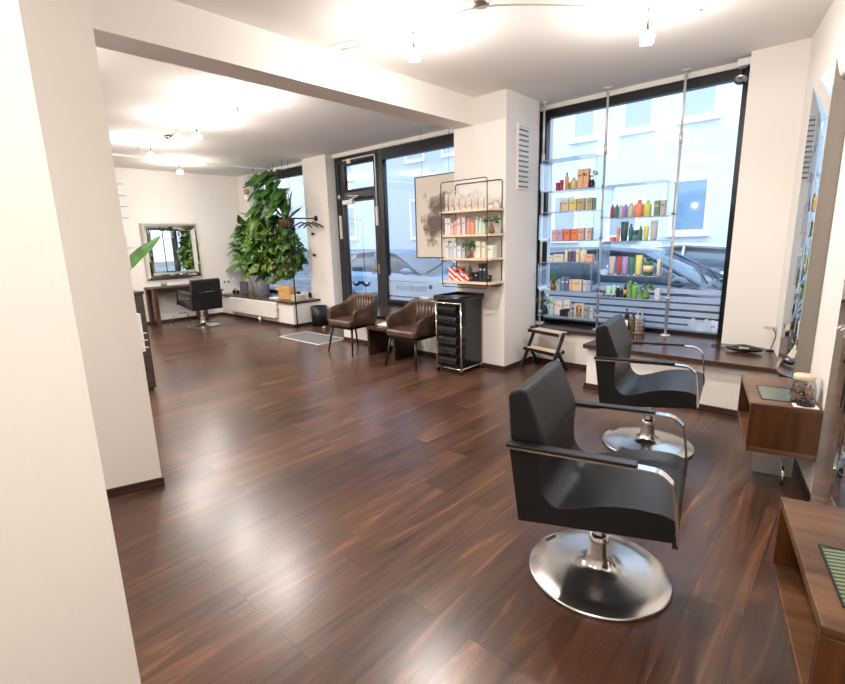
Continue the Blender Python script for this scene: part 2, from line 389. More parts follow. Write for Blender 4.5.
# white door hinge pieces and street side step
struct('hinges', MB().box(-7.03, -6.99, 5.53, 5.56, 2.24, 2.30).box(-7.03, -6.99, 5.53, 5.56, 1.55, 1.95), 'white', d)

# ------------------------------------------------------------------ the street
struct('ground_street', MB().box(-60, 40, 5.8, 45, -.35, -.20), 'asphalt')
struct('ground_pavement', MB().box(-60, 40, 5.62, 7.0, -.2, -.08), 'pavement')
struct('ground_pavement_far', MB().box(-60, 40, 12.4, 14.2, -.2, -.08), 'pavement')
b = thing('apartment_building', 'pale rendered house with white framed windows across the street', 'building', (0, 14, 0))
link('wall', MB().box(-22, 16, 0, 6, -.2, 11), 'facade', b)
link('plinth', MB().box(-22, 16, -.08, 0, -.2, 1.15), 'plinth', b)
link('side_wing', MB().box(-13.6, -9.4, -1.2, 0, -.2, 11), 'facade2', b)
for x0, x1, z0, z1, pal in [(-6.76, -6.03, 4.15, 5.6, 1), (-5.33, -4.50, 4.15, 5.6, 1), (-3.90, -3.05, 4.2, 5.6, 1), (-2.3, -1.5, 4.2, 5.6, 1),
                       (-8.3, -7.5, 4.15, 5.6, 1), (-5.60, -4.73, 1.35, 2.35, 1), (-3.97, -3.05, 1.45, 2.85, 0), (-2.0, -1.1, 1.45, 2.85, 0), (-7.3, -6.5, 1.35, 2.7, 1),
                       (-15.0, -14.1, 4.1, 5.3, 1), (-15.1, -14.2, 1.6, 3.1, 1), (-17.5, -16.6, 4.1, 5.3, 1), (-17.5, -16.6, 1.6, 3.0, 1), (-20, -19, 1.6, 3.0, 1), (-8.9, -8.4, 1.4, 2.6, 1)]:
    y = 0
    fr = link('window', frame_mb(x0, x1, z0, z1, y - .05, y + .02, .09, .09, .11, .09), 'winwhite', b)
    link('pane', MB().box(x0 + .09, x1 - .09, y - .025, y - .01, z0 + .1, z1 - .08), 'pane_pale' if pal else 'pane', fr)
    link('window_ledge', MB().box(x0 - .06, x1 + .06, y - .14, y, z0 - .06, z0), 'winwhite', fr)
for x0, x1, z0, z1 in [(-12.35, -11.45, 4.1, 5.2), (-12.2, -11.5, 1.5, 2.9), (-10.7, -10.0, 4.1, 5.2)]:
    fr = link('window', frame_mb(x0, x1, z0, z1, -1.26, -1.18, .09, .09, .11, .09), 'winwhite', b)
    link('pane', MB().box(x0 + .09, x1 - .09, -1.23, -1.21, z0 + .1, z1 - .08), 'pane_pale', fr)

def car(name, label, loc, rz, paint):
    """length along local x (front at +x), 4.3 m"""
    t = thing(name, label, 'car', loc, rz, 'parked cars')
    def loft(secs, close=True):
        mb = MB(); vs = []; n = len(secs[0])
        for s in secs: vs += s
        fs = []
        for i in range(len(secs) - 1):
            for k in range(n): fs.append((i * n + k, i * n + (k + 1) % n, (i + 1) * n + (k + 1) % n, (i + 1) * n + k))
        fs += [tuple(range(n))[::-1], tuple(range((len(secs) - 1) * n, len(secs) * n))]
        mb.add(vs, fs, True); return mb
    def sec(x, w, z0, z1, r=.12): return [(x, -w, z0), (x, -w, z1 - r), (x, -w + r, z1), (x, w - r, z1), (x, w, z1 - r), (x, w, z0)]
    body = loft([sec(-2.1, .70, .35, .80), sec(-2.02, .80, .22, .95), sec(-1.5, .87, .18, .98), sec(0, .89, .18, .97), sec(.95, .88, .18, .95), sec(1.6, .85, .18, .86), sec(2.0, .78, .22, .72), sec(2.12, .66, .32, .58)])
    link('body', body, paint, t, bev=.03)
    cab = loft([sec(-1.85, .74, .90, 1.05, .1), sec(-1.35, .66, .90, 1.40, .16), sec(-.4, .64, .90, 1.47, .16), sec(.25, .65, .90, 1.40, .16), sec(1.05, .76, .90, .98, .05)])
    link('windows', cab, 'carglass', t)
    rf = loft([sec(-1.38, .655, 1.36, 1.425, .06), sec(-.4, .645, 1.42, 1.50, .06), sec(.22, .65, 1.37, 1.425, .05)])
    link('roof', rf, paint, t)
    for sgn in (-1, 1):
        link('pillar', MB().tube([(-1.85, sgn * .76, .98), (-1.36, sgn * .67, 1.40), (-.4, sgn * .66, 1.46), (.24, sgn * .67, 1.40), (1.08, sgn * .79, .96)], .028), paint, t)
        link('pillar', MB().tube([(-.45, sgn * .80, .95), (-.45, sgn * .66, 1.45)], .03), paint, t)
        m = MB().sphere((.85, sgn * 1.0, 1.02), .12, 12, .65).cyl((.85, sgn * .82, .97), (.85, sgn * .98, 1.0), .025)
        link('side_mirror', m, paint, t)
        for x in (-1.35, 1.3):
            wh = MB().cyl((x, sgn * .72, .31), (x, sgn * .905, .31), .31, 24)
            wo = link('wheel', wh, 'rubber', t)
            link('rim', MB().cyl((x, sgn * .90, .31), (x, sgn * .915, .31), .20, 20), 'brushed', wo)
    link('wiper', MB().tube([(1.12, -.6, .985), (.95, -.1, 1.05), (.72, .55, 1.20)], .012).tube([(1.12, .1, .985), (.98, .5, 1.03), (.85, .70, 1.10)], .012), 'rubber', t)
    link('headlight', MB().box(1.94, 2.07, -.72, -.40, .58, .70).box(1.94, 2.07, .40, .72, .58, .70), 'winwhite', t, bev=.03)
    return t
car('car', 'dark blue car parked right outside the product display window', (-2.75, 8.35, -.2), 0, M['carblue'])
car('car', 'silver white car parked on the far side of the street', (-3.1, 11.1, -.2), PI, M['carsilver'])
car('car', 'blue car parked outside the window beside the shop door', (-8.3, 8.6, -.2), 0, P('mid blue car paint', (.10, .26, .46), .2, .2, coat=1))

# ------------------------------------------------------------------ salon chairs
def extrude_y(pts, y0, y1):
    n = len(pts); vs = [(x, y0, z) for x, z in pts] + [(x, y1, z) for x, z in pts]
    return vs, [tuple(range(n)), tuple(range(n, 2 * n))[::-1]] + [(i, i + n, (i + 1) % n + n, (i + 1) % n) for i in range(n)]
def smooth_curve(pts, k=6):
    out = []
    P_ = [pts[0]] + pts + [pts[-1]]
    for i in range(1, len(P_) - 2):
        a, b_, c, d_ = [Vector((*p, 0)) if len(p) == 2 else Vector(p) for p in P_[i - 1:i + 3]]
        for j in range(k):
            t = j / k
            out.append(tuple(.5 * ((2 * b_) + (-a + c) * t + (2 * a - 5 * b_ + 4 * c - d_) * t * t + (-a + 3 * b_ - 3 * c + d_) * t ** 3))[:len(pts[0])])
    out.append(tuple(pts[-1])); return out
def salon_chair(label):
    t = thing('salon_chair', label, 'chair', group='salon styling chairs')
    top = smooth_curve([(-.190, .665), (-.195, .56), (-.18, .48), (-.125, .437), (-.04, .458), (.05, .492), (.15, .512), (.25, .515), (.300, .500)], 4)
    # seat shell with a shallow bucket across its width
    ys = [-.283, -.278, -.23, -.15, 0, .15, .23, .278, .283]
    low = [0, 0, .006, .016, .022, .016, .006, 0, 0]
    base = [(.311, .414), (-.280, .332), (-.325, .665)]
    vs = []; fs = []; n = len(top) + 3
    for y, dz in zip(ys, low):
        for i, (x, z) in enumerate(top):
            k = 1 if 0 < i < len(top) - 1 else .3
            vs.append((x - (dz * .6 * k if x < -.15 else 0), y, z - (dz * k if x > -.2 else 0)))
        for x, z in base: vs.append((x, y, z))
    for j in range(len(ys) - 1):
        for i in range(n): fs.append((j * n + i, j * n + (i + 1) % n, (j + 1) * n + (i + 1) % n, (j + 1) * n + i))
    fs += [tuple(range(n))[::-1], tuple(range((len(ys) - 1) * n, len(ys) * n))]
    o = link('seat', MB().add(vs, fs), 'leather', t, bev=.014, seg=3)
    cu = MB(); v, fc = extrude_y([(-.325, .674), (-.338, .868), (-.325, .888), (-.282, .903), (-.262, .895), (-.185, .705), (-.178, .674)], -.264, .264); cu.add(v, fc)
    link('backrest', cu, 'leather', t, bev=.014, seg=3)
    for sg in (-1, 1):
        path = [(-.322, .668), (.19, .686), (.235, .682), (.268, .660), (.288, .62), (.312, .43)]
        sm = [path[0], path[1]] + smooth_curve(path[1:], 4)[1:]
        a = link('armrest', MB().tube([(x, sg * .300, z) for x, z in sm], .01, 4, flat=dict(side=(0, 1, 0), w=.020, t=.004)), 'chrome', t)
        pd = MB(); v, fc = extrude_y([(-.325, .672), (.165, .690), (.165, .703), (-.325, .686)], sg * .300 - .022, sg * .300 + .022); pd.add(v, fc)
        link('arm_pad', pd, 'leather', a, bev=.004)
        link('arm_fixing', MB().box(.295, .313, sg * .300 - .018, sg * .300 + .018, .415, .46), 'darkmetal', a)
    bs = link('base', MB().lathe([(0, .004), (.300, .004), (.305, .008), (.305, .014), (.298, .018), (.22, .027), (.12, .036), (.075, .045), (.055, .062), (.046, .10), (.042, .16), (.042, .20), (0, .20)], 72), 'brushed', t)
    link('column', MB().cyl((0, 0, .2), (0, 0, .36), .032, 24), 'chrome', t)
    link('lift_plate', MB().box(-.11, .11, -.09, .09, .345, .38), 'darkmetal', t)
    link('base_plate_badge', MB().box(-.02, .05, .0, .012, .0, .001, Matrix.Translation((-.25, .10, .0235)) @ Matrix.Rotation(1.1, 4, 'Z')), 'darkmetal', bs)
    return t
c1 = salon_chair('black leather salon chair nearest the camera, on a round steel disc base')
c1.location = (-.735, 1.93, 0); c1.rotation_euler[2] = .2
dup(c1, (-1.022, 3.484, 0), .16, 'black leather salon chair in front of the large display window sill')
dup(c1, (-9.22, 3.84, 0), PI, 'small distant black salon chair at the dark desk below the square mirror')

# ------------------------------------------------------------------ wall desks, mirrors on the right wall
def wdesk(s0, s1, label, rich):
    t = thing('styling_desk', label, 'desk', wp((s0 + s1) / 2, 0), WA, 'styling desks on the right wall')
    L = (s1 - s0) / 2; d0, d1 = -.335, -.012      # local x along wall, local -y ... room side is -y*(-1)
    # local frame: x = WD, y = rot90(WD) = (0.973,0.229) -> into the wall, so room is -y
    z0, z1, th = .262, .55, .03
    link('desk_top', MB().prism([(-L, d0), (L, d0), (L, d1), (-L, d1)], z1 - th, z1), 'walnut', t, bev=.004)
    link('desk_bottom', MB().box(-L, L, d0, d1, z0, z0 + th), 'walnut', t, bev=.004)
    link('side_panel', MB().box(L - .03, L, d0, d1, z0 + th, z1 - th), 'walnut_v_shaded', t, bev=.003)
    link('side_panel', MB().box(-L, -L + .03, d0, d1, z0 + th, z1 - th), 'walnut_v_shaded', t, bev=.003)
    link('back_panel', MB().box(-L + .03, L - .03, d1 - .02, d1, z0 + th, z1 - th), 'walnut_v_shaded', t)
    ins = link('glass_inset', MB().box(L - .38, L - .10, -.272, -.06, z1 + .0005, z1 + .002), 'traytop' if rich else 'traydark', t)
    link('inset_rim', frame_mb(L - .385, L - .095, 0, .222, 0, .003, .006, .006, .006, .006), 'darkmetal', ins).matrix_basis = Matrix.Translation((0, -.055, z1 + .0005)) @ Matrix.Rotation(PI / 2, 4, 'X')
    link('steel_leg', MB().box(-.012, .012, -.253, -.05, .004, z0), P('polished steel leg', (.80, .80, .80), .28, .75), t)
    link('foot_rest', MB().tube([(.02, d0 + .22, .10), (.10, d0 + .22, .11), (.14, d0 + .22, .09), (.15, d0 + .22, .008)], .01), 'chrome', t)
    return t
wdesk(1.399, 2.062, 'walnut open sided wall desk with the candy jar on it', False)
wdesk(3.184, 3.860, 'walnut wall desk in the bottom right corner with green striped glass', True)

def mirror_frame(name, label, w_, h_, fw_, ridge, edge, loc, rz, seg=6, carcass=False, group=None, fz=None):
    """local: x = width, z = up, -y = out of the wall"""
    t = thing(name, label, 'mirror', loc, rz, group)
    mb = MB()
    X, Z = w_ / 2, h_ / 2
    prof = []
    for k in range(seg + 1):
        a = k / seg
        d_ = edge + (ridge - edge) * math.sin(PI * a) ** 1.0 if not carcass else edge + (ridge - edge) * (a ** 1.15)
        prof.append((fw_ * (1 - a), d_))      # inset from the outer edge, height
    cors = []
    q_ = (fz or fw_) / fw_
    for ins, d_ in prof: cors.append([(-X + ins, -d_, -Z + ins * q_), (X - ins, -d_, -Z + ins * q_), (X - ins, -d_, Z - ins * q_), (-X + ins, -d_, Z - ins * q_)])
    for k in range(len(cors) - 1):
        a, b_ = cors[k], cors[k + 1]
        for i in range(4):
            j = (i + 1) % 4
            mb.add([a[i], a[j], b_[j], b_[i]], [(0, 1, 2, 3)], False)
    o = link('bevelled_frame', mb, 'mirror', t)
    s = o.modifiers.new('Solid', 'SOLIDIFY'); s.thickness = .004
    i0 = fw_
    link('mirror_glass', MB().box(-X + i0 - .005, X - i0 + .005, -edge - .002, -edge + .003, -Z + i0 * q_ - .005, Z - i0 * q_ + .005), 'mirror', t)
    # back carcass with sides
    de = prof[-1][1]
    if carcass:
        for sg in (-1, 1):
            side = MB(); cur = smooth_curve([(-de, Z), (-de * .80, Z - .07), (-de * .55, Z - .11), (-.002, Z - .125)], 5)
            pts = cur + [(-.002, -Z + .05), (-de, -Z)]
            n = len(pts); x0 = sg * (X - .006); x1 = sg * X
            vs = [(x0, y, z) for y, z in pts] + [(x1, y, z) for y, z in pts]
            side.add(vs, [tuple(range(n)), tuple(range(n, 2 * n))[::-1]] + [(i, i + n, (i + 1) % n + n, (i + 1) % n) for i in range(n)])
            link('side_panel', side, 'mirrorside', t)
        link('back_panel', MB().box(-X + .02, X - .02, -.012, -.002, -Z + .05, Z - .13), 'wall', t)
    else:
        link('back_panel', MB().box(-X + .03, X - .03, -edge + .004, -.002, -Z + .03, Z - .03), 'mirrorside', t)
    return t
v = wp(1.285, 0)
mirror_frame('wall_mirror', 'tall narrow mirror seen from the side, between window corner and candy jar', .60, 1.90, .11, .085, .035, (v[0], v[1], 1.45), WA, 6, True, None, .24)
mirror_frame('wall_mirror', 'square mirror with wide slanting glass border on the far left wall', 1.09, 1.10, .16, .085, .03, (-10.37, 3.885, 1.41), PI / 2 , 8)
v = wp(2.775, 0)
mirror_frame('wall_mirror', 'tall mirror cut by the right picture edge, nearer than the candy jar', .70, 2.25, .11, .085, .035, (v[0], v[1], 1.165), WA, 6, True, None, .24)

# ------------------------------------------------------------------ waiting area
def tub_chair(label):
    t = thing('tub_armchair', label, 'chair', group='brown leather armchairs in the waiting area')
    # plan: U open to -y (front). outer path from left front, round the back, to right front
    def U(o):
        pts = [(-.275 + o, -.25), (-.285 + o, .05)]
        pts += [(-.285 + o + .13 - .13 * math.cos(a), .05 + (.24 - o * .9) * math.sin(a) ** .9) for a in [PI / 2 * k / 6 for k in range(1, 6)]]
        pts += [(-.12, .29 - o), (0, .30 - o)]
        return pts + [(-x, y) for x, y in pts[-2::-1]]
    out = U(0); inn = U(.05)
    n = len(out)
    def top(i):
        x, y = out[i]
        k = max(0, min(1, (y - .02) / .22)); k = k * k * (3 - 2 * k)
        return .635 + .145 * k
    vs = []; 
    NP = 5
    rows = []
    for i in range(n):
        (ox, oy), (ix, iy) = out[i], inn[i]; zt = top(i)
        lean = .04 * max(0, min(1, (oy - .05) / .2))
        fl = 1 + .05
        rows.append([(ox * .90, oy * .90, .375), (ox, oy + lean * .5, .50), (ox * fl * .99, oy + lean, zt - .02), ((ox * .5 + ix * .5) * fl, (oy + iy) / 2 + lean, zt), (ix * fl, iy + lean, zt - .02), (ix, iy + lean * .3, .48), (ix * .9, iy * .9, .375)])
    m = len(rows[0])
    for r_ in rows: vs += r_
    fs = [(i * m + k, i * m + (k + 1) % m, (i + 1) * m + (k + 1) % m, (i + 1) * m + k) for i in range(n - 1) for k in range(m)]
    fs += [tuple(range(m))[::-1], tuple(range((n - 1) * m, n * m))]
    o = link('shell', MB().add(vs, fs, True), 'brown', t)
    o.modifiers.new('Sub', 'SUBSURF').levels = 2; o.modifiers['Sub'].render_levels = 2
    pl = MB()
    for k in range(7):
        x = -.15 + k * .05
        pl.tube([(x * .85, .205, .50), (x, .235, .60), (x * 1.12, .262, .735)], .024, 8)
    link('pleats', pl, 'brown', o)
    link('seat_cushion', MB().box(-.225, .225, -.265, .22, .375, .465), 'brown', t, bev=.03, seg=4)
    link('seat_frame', MB().box(-.20, .20, -.23, .22, .345, .385), 'blackmetal', t)
    for sx in (-1, 1):
        for sy_ in (-1, 1):
            link('leg', MB().cyl((sx * .255, -.26 if sy_ < 0 else .28, 0), (sx * .20, -.20 if sy_ < 0 else .19, .36), .010, 12, .019), 'blackmetal', t)
    return t
a1 = tub_chair('brown leather tub armchair beside the entrance mat, nearer the shop door'); a1.location = (-5.17, 4.20, 0); a1.rotation_euler[2] = .02
dup(a1, (-3.945, 4.14, 0), .0, 'brown leather tub armchair next to the black drawer trolley')

t = thing('side_table', 'low dark wood table between the two brown armchairs', 'table', (-4.545, 4.33, 0))
link('tabletop', MB().box(-.26, .26, -.21, .21, .355, .395), 'sill', t, bev=.004)
link('leg', MB().box(-.26, -.225, -.20, .20, 0, .355), 'dkwood', t, bev=.003)
link('leg', MB().box(.225, .26, -.20, .20, 0, .355), 'dkwood', t, bev=.003)
link('leg', MB().box(-.02, .02, .05, .20, 0, .355), 'dkwood', t, bev=.003)
tag(link('magazine', MB().box(-.15, .15, -.10, .10, 0, .012), 'paper', loc=(-4.6, 4.37, .396), rz=.2, bev=.002), 'white magazine lying on the low table between the armchairs', 'magazine')

# trolley
t = thing('drawer_trolley', 'tall glossy black drawer trolley with chrome frame on castors', 'trolley', (-3.375, 4.29, 0), .0)
link('cabinet', MB().box(-.165, .175, -.19, .20, .075, .83), 'blackplastic', t, bev=.006)
link('top_tray', MB().box(-.185, .195, -.225, .215, .83, .865).box(-.185, .195, -.225, -.21, .865, .885).box(-.185, .195, .20, .215, .865, .885).box(-.185, -.17, -.21, .20, .865, .885).box(.18, .195, -.21, .20, .865, .885), 'blackplastic', t, bev=.006)
for k in range(6):
    z = .10 + k * .117
    dr = MB(); v, fc = extrude_y([(-.135, 0)] * 0 + [(.0, 0), (.035, .012), (.05, .045), (.035, .085), (0, .098)], -.13, .13)
    dr.add([(y, -.19 - x, zz + z) for x, y, zz in v], fc)
    link('drawer', dr, 'blackplastic', t, bev=.006)
for x in (-.172, .182):
    link('post', MB().cyl((x, -.20, .05), (x, -.20, .82), .008, 10), 'chrome', t)
link('handle', MB().tube([(-.172, -.20, .812), (-.172, -.26, .812), (.182, -.26, .812), (.182, -.20, .812)], .009), 'chrome', t)
link('base_frame', MB().tube([(-.172, -.20, .06), (.182, -.20, .06), (.182, .20, .06), (-.172, .20, .06)], .009, closed=True), 'chrome', t)
for x in (-.165, .175):
    for y in (-.19, .19):
        c_ = link('castor', MB().cyl((x - .01, y, .026), (x + .01, y, .026), .025, 16), 'rubber', t)
        link('castor_fork', MB().box(x - .016, x + .016, y - .012, y + .012, .03, .06), 'chrome', c_)

# step stool
fx = Vector((-.24, -.97, 0)); wx = Vector((.975, -.22, 0))
t = thing('step_stool', 'two step folding stool with dark metal frame by the product window', 'stool', (-2.84, 4.99, 0), -.235)
for y, nm in ((0.045, 'side_frame'), (.470, 'side_frame')):
    link(nm, MB().tube([(y, .02, .445), (y, -.085, .235), (y, -.20, .012)], .01, 4, flat=dict(side=(1, 0, 0), w=.012, t=.016)).tube([(y, -.075, .235), (y, .08, .012)], .01, 4, flat=dict(side=(1, 0, 0), w=.012, t=.016)).tube([(y, .08, .014), (y, .08, .0)], .012, 4), 'darkmetal', t)
for z, y0 in ((.43, -.08), (.225, -.15)):
    s_ = link('step', MB().box(.055, .46, y0 + .0, y0 + .16, z, z + .016), 'palewood', t, bev=.003)
    link('step_frame', MB().box(0.035, .48, y0 - .015, y0, z - .018, z + .018).box(0.035, .48, y0 + .16, y0 + .175, z - .018, z + .018), 'darkmetal', s_)

# entrance mat
t = thing('entrance_mat', 'grey ribbed entrance mat with pale metal rim in front of the shop door', 'mat', (-6.43, 4.37, 0))
link('mat', MB().box(-.53, .53, -.25, .25, .001, .007), 'mat', t)
link('rim', MB().box(-.55, -.53, -.27, .27, 0, .009).box(.53, .55, -.27, .27, 0, .009).box(-.53, .53, -.27, -.25, 0, .009).box(-.53, .53, .25, .27, 0, .009), 'alu', t)
tag(link('waste_bin', MB().lathe([(.135, 0), (.15, .36), (.142, .36), (.128, .012), (0, .012)], 32), 'darkmetal', loc=(-7.33, 5.17, 0)), 'round black waste bin beside the white window bench', 'bin')
tag(link('door_stop', MB().lathe([(.03, 0), (.03, .03), (.02, .045), (0, .048)], 16), 'chrome', loc=(-6.98, 5.0, 0)), 'small round steel door stop on the floor by the bin', 'door stop')

# coat rail
t = thing('coat_rail', 'black pipe clothes rail running from a floor post to the white pier', 'coat rail', (-7.447, 4.767, 0))
link('post', MB().tube([(0, 0, .01), (0, 0, 1.86), (0, .02, 1.9), (-.01, .06, 1.92), (-.033, .585, 1.926)], .012, 10), 'blackmetal', t)
link('floor_flange', MB().cyl((0, 0, 0), (0, 0, .012), .045, 20), 'blackmetal', t)
link('wall_flange', MB().cyl((-.033, .577, 1.926), (-.033, .591, 1.926), .05, 20), 'blackmetal', t)
def hanger(y, label):
    t = thing('coat_hanger', label, 'hanger', (-7.465, y, 1.915), .35, 'hangers on the black rail')
    link('shoulders', MB().tube([(-.21, 0, -.15), (-.16, 0, -.115), (-.05, 0, -.075), (0, 0, -.06), (.05, 0, -.075), (.16, 0, -.115), (.21, 0, -.15)], .014), 'dkwood', t)
    link('hook', MB().tube([(0, 0, -.06), (0, 0, -.02), (.02, 0, 0), (.015, 0, .028), (-.01, 0, .032), (-.022, 0, .018)], .003), 'chrome', t)
hanger(5.02, 'dark coat hanger on the black rail, nearest the plants')
hanger(5.16, 'dark coat hanger in the middle of the black rail')
hanger(5.27, 'dark coat hanger on the black rail, nearest the white pier')
for z, lb in ((1.655, 'round black wall knob on the white pier, upper of two'), (1.275, 'round black wall knob on the white pier, lower of two')):
    tag(link('wall_hook', MB().lathe([(.012, 0), (.012, .03), (.026, .036), (.028, .05), (.02, .058), (0, .06)], 20, Matrix.Rotation(PI / 2, 4, 'X')), 'blackmetal', loc=(-7.573, 5.359, z)), lb, 'coat hook', 'knobs on the white pier')

# radiator under the left window
t = thing('radiator', 'white panel radiator under the plant window bench', 'radiator', (-8.92, 4.70, 0))
link('panel', MB().box(-.88, .88, -.025, .035, .13, .43), 'radiator', t, bev=.008)
link('end_cap', MB().box(.85, .90, -.03, .04, .30, .42), 'radiator', t, bev=.005)
link('valve', MB().cyl((.28, 0, 0), (.28, 0, .13), .014, 12).cyl((.28, 0, .04), (.28, 0, .10), .03, 12), 'radiator', t)

# ------------------------------------------------------------------ far wall: desk, footrest, sockets
t = thing('wall_desk', 'dark wooden desk with side legs under the square mirror', 'desk', (-10.10, 3.75, 0))
link('desk_top', MB().box(-.24, .24, -.50, .52, .70, .735), 'dkwood', t, bev=.004)
link('apron', MB().box(.16, .20, -.44, .46, .62, .70), 'dkwood', t)
for y in (-.49, .42):
    link('leg', MB().box(.13, .22, y, y + .07, 0, .70), 'deskwood', t, bev=.004)
    link('leg', MB().box(-.22, -.13, y, y + .07, 0, .70), 'deskwood', t, bev=.004)
t = thing('foot_rest', 'small chrome tube footrest in front of the far black chair', 'footrest', (-9.78, 3.62, 0))
link('tube', MB().tube([(0, -.12, 0), (0, -.10, .20), (0, -.08, .22), (0, .16, .22), (0, .18, .20), (0, .20, 0)], .009), 'chrome', t)
def jar(name, label, cat, loc, r, h, lid, fill, n, grp=None):
    t = thing(name, label, cat, loc, 0, grp)
    link('jar_glass', MB().lathe([(0, .002), (r * .85, .002), (r, r * .25), (r * 1.02, h * .5), (r * .92, h * .82), (r * .72, h), (r * .68, h), (r * .88, h * .80), (r * .97, h * .5), (r * .95, r * .3), (r * .8, .008), (0, .008)], 32), 'soft_glass', t)
    if lid: link('lid', MB().lathe([(0, h), (r * .80, h), (r * .82, h + .004), (r * .82, h + .018), (r * .78, h + .024), (0, h + .026)], 32), 'palewood', t)
    rnd = random.Random(3)
    pcs = {}
    for i in range(n):
        a = rnd.random() * 2 * PI; q = (rnd.random() ** .5) * r * .80; z = .012 + rnd.random() * h * fill
        c_ = rnd.choice([(.55, .02, .02), (.60, .20, .02), (.60, .42, .04), (.05, .02, .06), (.03, .02, .02), (.04, .06, .25), (.30, .03, .08)])
        pcs.setdefault(c_, MB()).sphere((q * math.cos(a), q * math.sin(a), z), r * .13, 8, .8)
    for c_, mb in pcs.items():
        o = link('sweets', mb, col(*c_, .25), t); o['kind'] = 'stuff'
    return t
jar('candy_jar', 'glass jar of colourful wrapped sweets with pale wooden lid on the walnut desk', 'jar', (-.176, 3.333, .55), .062, .13, True, .62, 150)
jar('candy_jar', 'tiny glass jar of orange sweets on the far dark desk', 'jar', (-9.98, 3.50, .735), .055, .11, False, .6, 40)
t = thing('power_socket', 'white double power socket low on the far left wall', 'socket', (-10.37, 4.93, .71), 0)
for y in (-.045, .045):
    link('socket_plate', MB().box(0, .01, y - .04, y + .04, -.04, .04), 'white', t, bev=.004)
    link('socket_hole', MB().cyl((.0095, y, 0), (.0105, y, 0), .022, 16), 'darkmetal', t)

# items on the left bench
tag(link('tablet', MB().box(-.09, .09, -.005, .005, 0, .26, Matrix.Rotation(-.35, 4, 'X')), 'darkmetal', loc=(-9.95, 5.10, .462), rz=.9, bev=.003), 'dark tablet leaning upright on the plant window bench', 'tablet')
t = thing('headphones', 'black headphones lying on the window bench beside the tablet', 'headphones', (-10.16, 5.02, .462))
link('band', MB().tube([(-.08 + .16 * k / 8, 0, .03 + .07 * math.sin(PI * k / 8)) for k in range(9)], .008), 'rubber', t)
for x in (-.08, .08): link('ear_cup', MB().cyl((x - .015, 0, .03), (x + .015, 0, .03), .035, 16), 'rubber', t)
t = thing('paper_bag', 'tan paper box bag with folded handle on the plant window bench', 'bag', (-8.10, 5.02, .46), .15)
link('bag', MB().box(-.16, .16, -.09, .09, 0, .24), 'kraft', t, bev=.006)
link('flap', MB().box(-.21, -.05, -.10, .10, .16, .25), 'kraft', t, bev=.01)
tag(link('book', MB().box(-.12, .12, -.08, .08, 0, .02), 'paper', loc=(-8.36, 4.93, .461), rz=.1, bev=.002), 'thin white booklet lying left of the tan paper bag', 'booklet')
tag(link('book', MB().box(-.10, .10, -.09, .09, 0, .10), col(.55, .48, .42), loc=(-7.72, 4.99, .461), rz=.1, bev=.002), 'beige box at the right end of the plant window bench', 'box')
tag(link('book', MB().box(-.06, .06, -.05, .05, 0, .13), col(.72, .66, .62), loc=(-7.80, 5.20, .461), rz=-.2, bev=.002), 'pale upright box behind the beige box on the bench', 'box')

# ------------------------------------------------------------------ plants
def leaf(mb, pos, d, up, L, W, kind):
    """a curved leaf, starting at pos, growing along d"""
    d = Vector(d).normalized(); up = Vector(up); sx = d.cross(up)
    if sx.length < 1e-3: sx = Vector((1, 0, 0))
    sx.normalize(); n = sx.cross(d).normalized()
    if kind == 'heart': ws = [(0, .30), (.10, .80), (.28, 1), (.52, .84), (.78, .42), (1, .03)]
    elif kind == 'blade': ws = [(0, .25), (.2, .7), (.45, 1), (.7, .8), (.9, .35), (1, .04)]
    elif kind == 'monstera': ws = [(0, .5), (.08, .95), (.20, 1.05), (.24, .55), (.30, 1.05), (.40, 1.02), (.44, .5), (.50, .95), (.60, .88), (.64, .42), (.70, .72), (.82, .5), (.86, .28), (1, .03)]
    else: ws = [(0, .9), (.5, 1), (1, .1)]
    p = Vector(pos); vs = []
    for t_, w_ in ws:
        c = p + d * (L * t_) - n * (L * .35 * t_ * t_)
        vs += [c + sx * W * w_ * .5 - n * W * .10 * w_, c + n * W * .06, c - sx * W * w_ * .5 - n * W * .10 * w_]
    fs = []
    for i in range(len(ws) - 1):
        a = i * 3; fs += [(a, a + 1, a + 4, a + 3), (a + 1, a + 2, a + 5, a + 4)]
    mb.add([tuple(v) for v in vs], fs, True)
def foliage(c, rad, n, L, kind, rnd, ratio=.75, stem=None):
    mb = MB(); c = Vector(c)
    for i in range(n):
        while True:
            q = Vector((rnd.uniform(-1, 1), rnd.uniform(-1, 1), rnd.uniform(-1, 1)))
            if .25 < q.length < 1: break
        p = c + Vector((q.x * rad[0], q.y * rad[1], q.z * rad[2]))
        dr = Vector((q.x * .8 + rnd.uniform(-1, 1), q.y * .6 - .35 + rnd.uniform(-.6, .6), -.2 + rnd.uniform(-.8, .8)))
        l = L * rnd.uniform(.6, 1.25)
        leaf(mb, p, dr, (rnd.uniform(-.9, .9), rnd.uniform(-1.2, .2), rnd.uniform(.1, 1)), l, l * ratio, kind)
        if stem is not None and rnd.random() < .6: stem.tube([c + (p - c) * .35, (c + (p - c) * .7) + Vector((0, 0, .04)), p], .004, 5)
    return mb
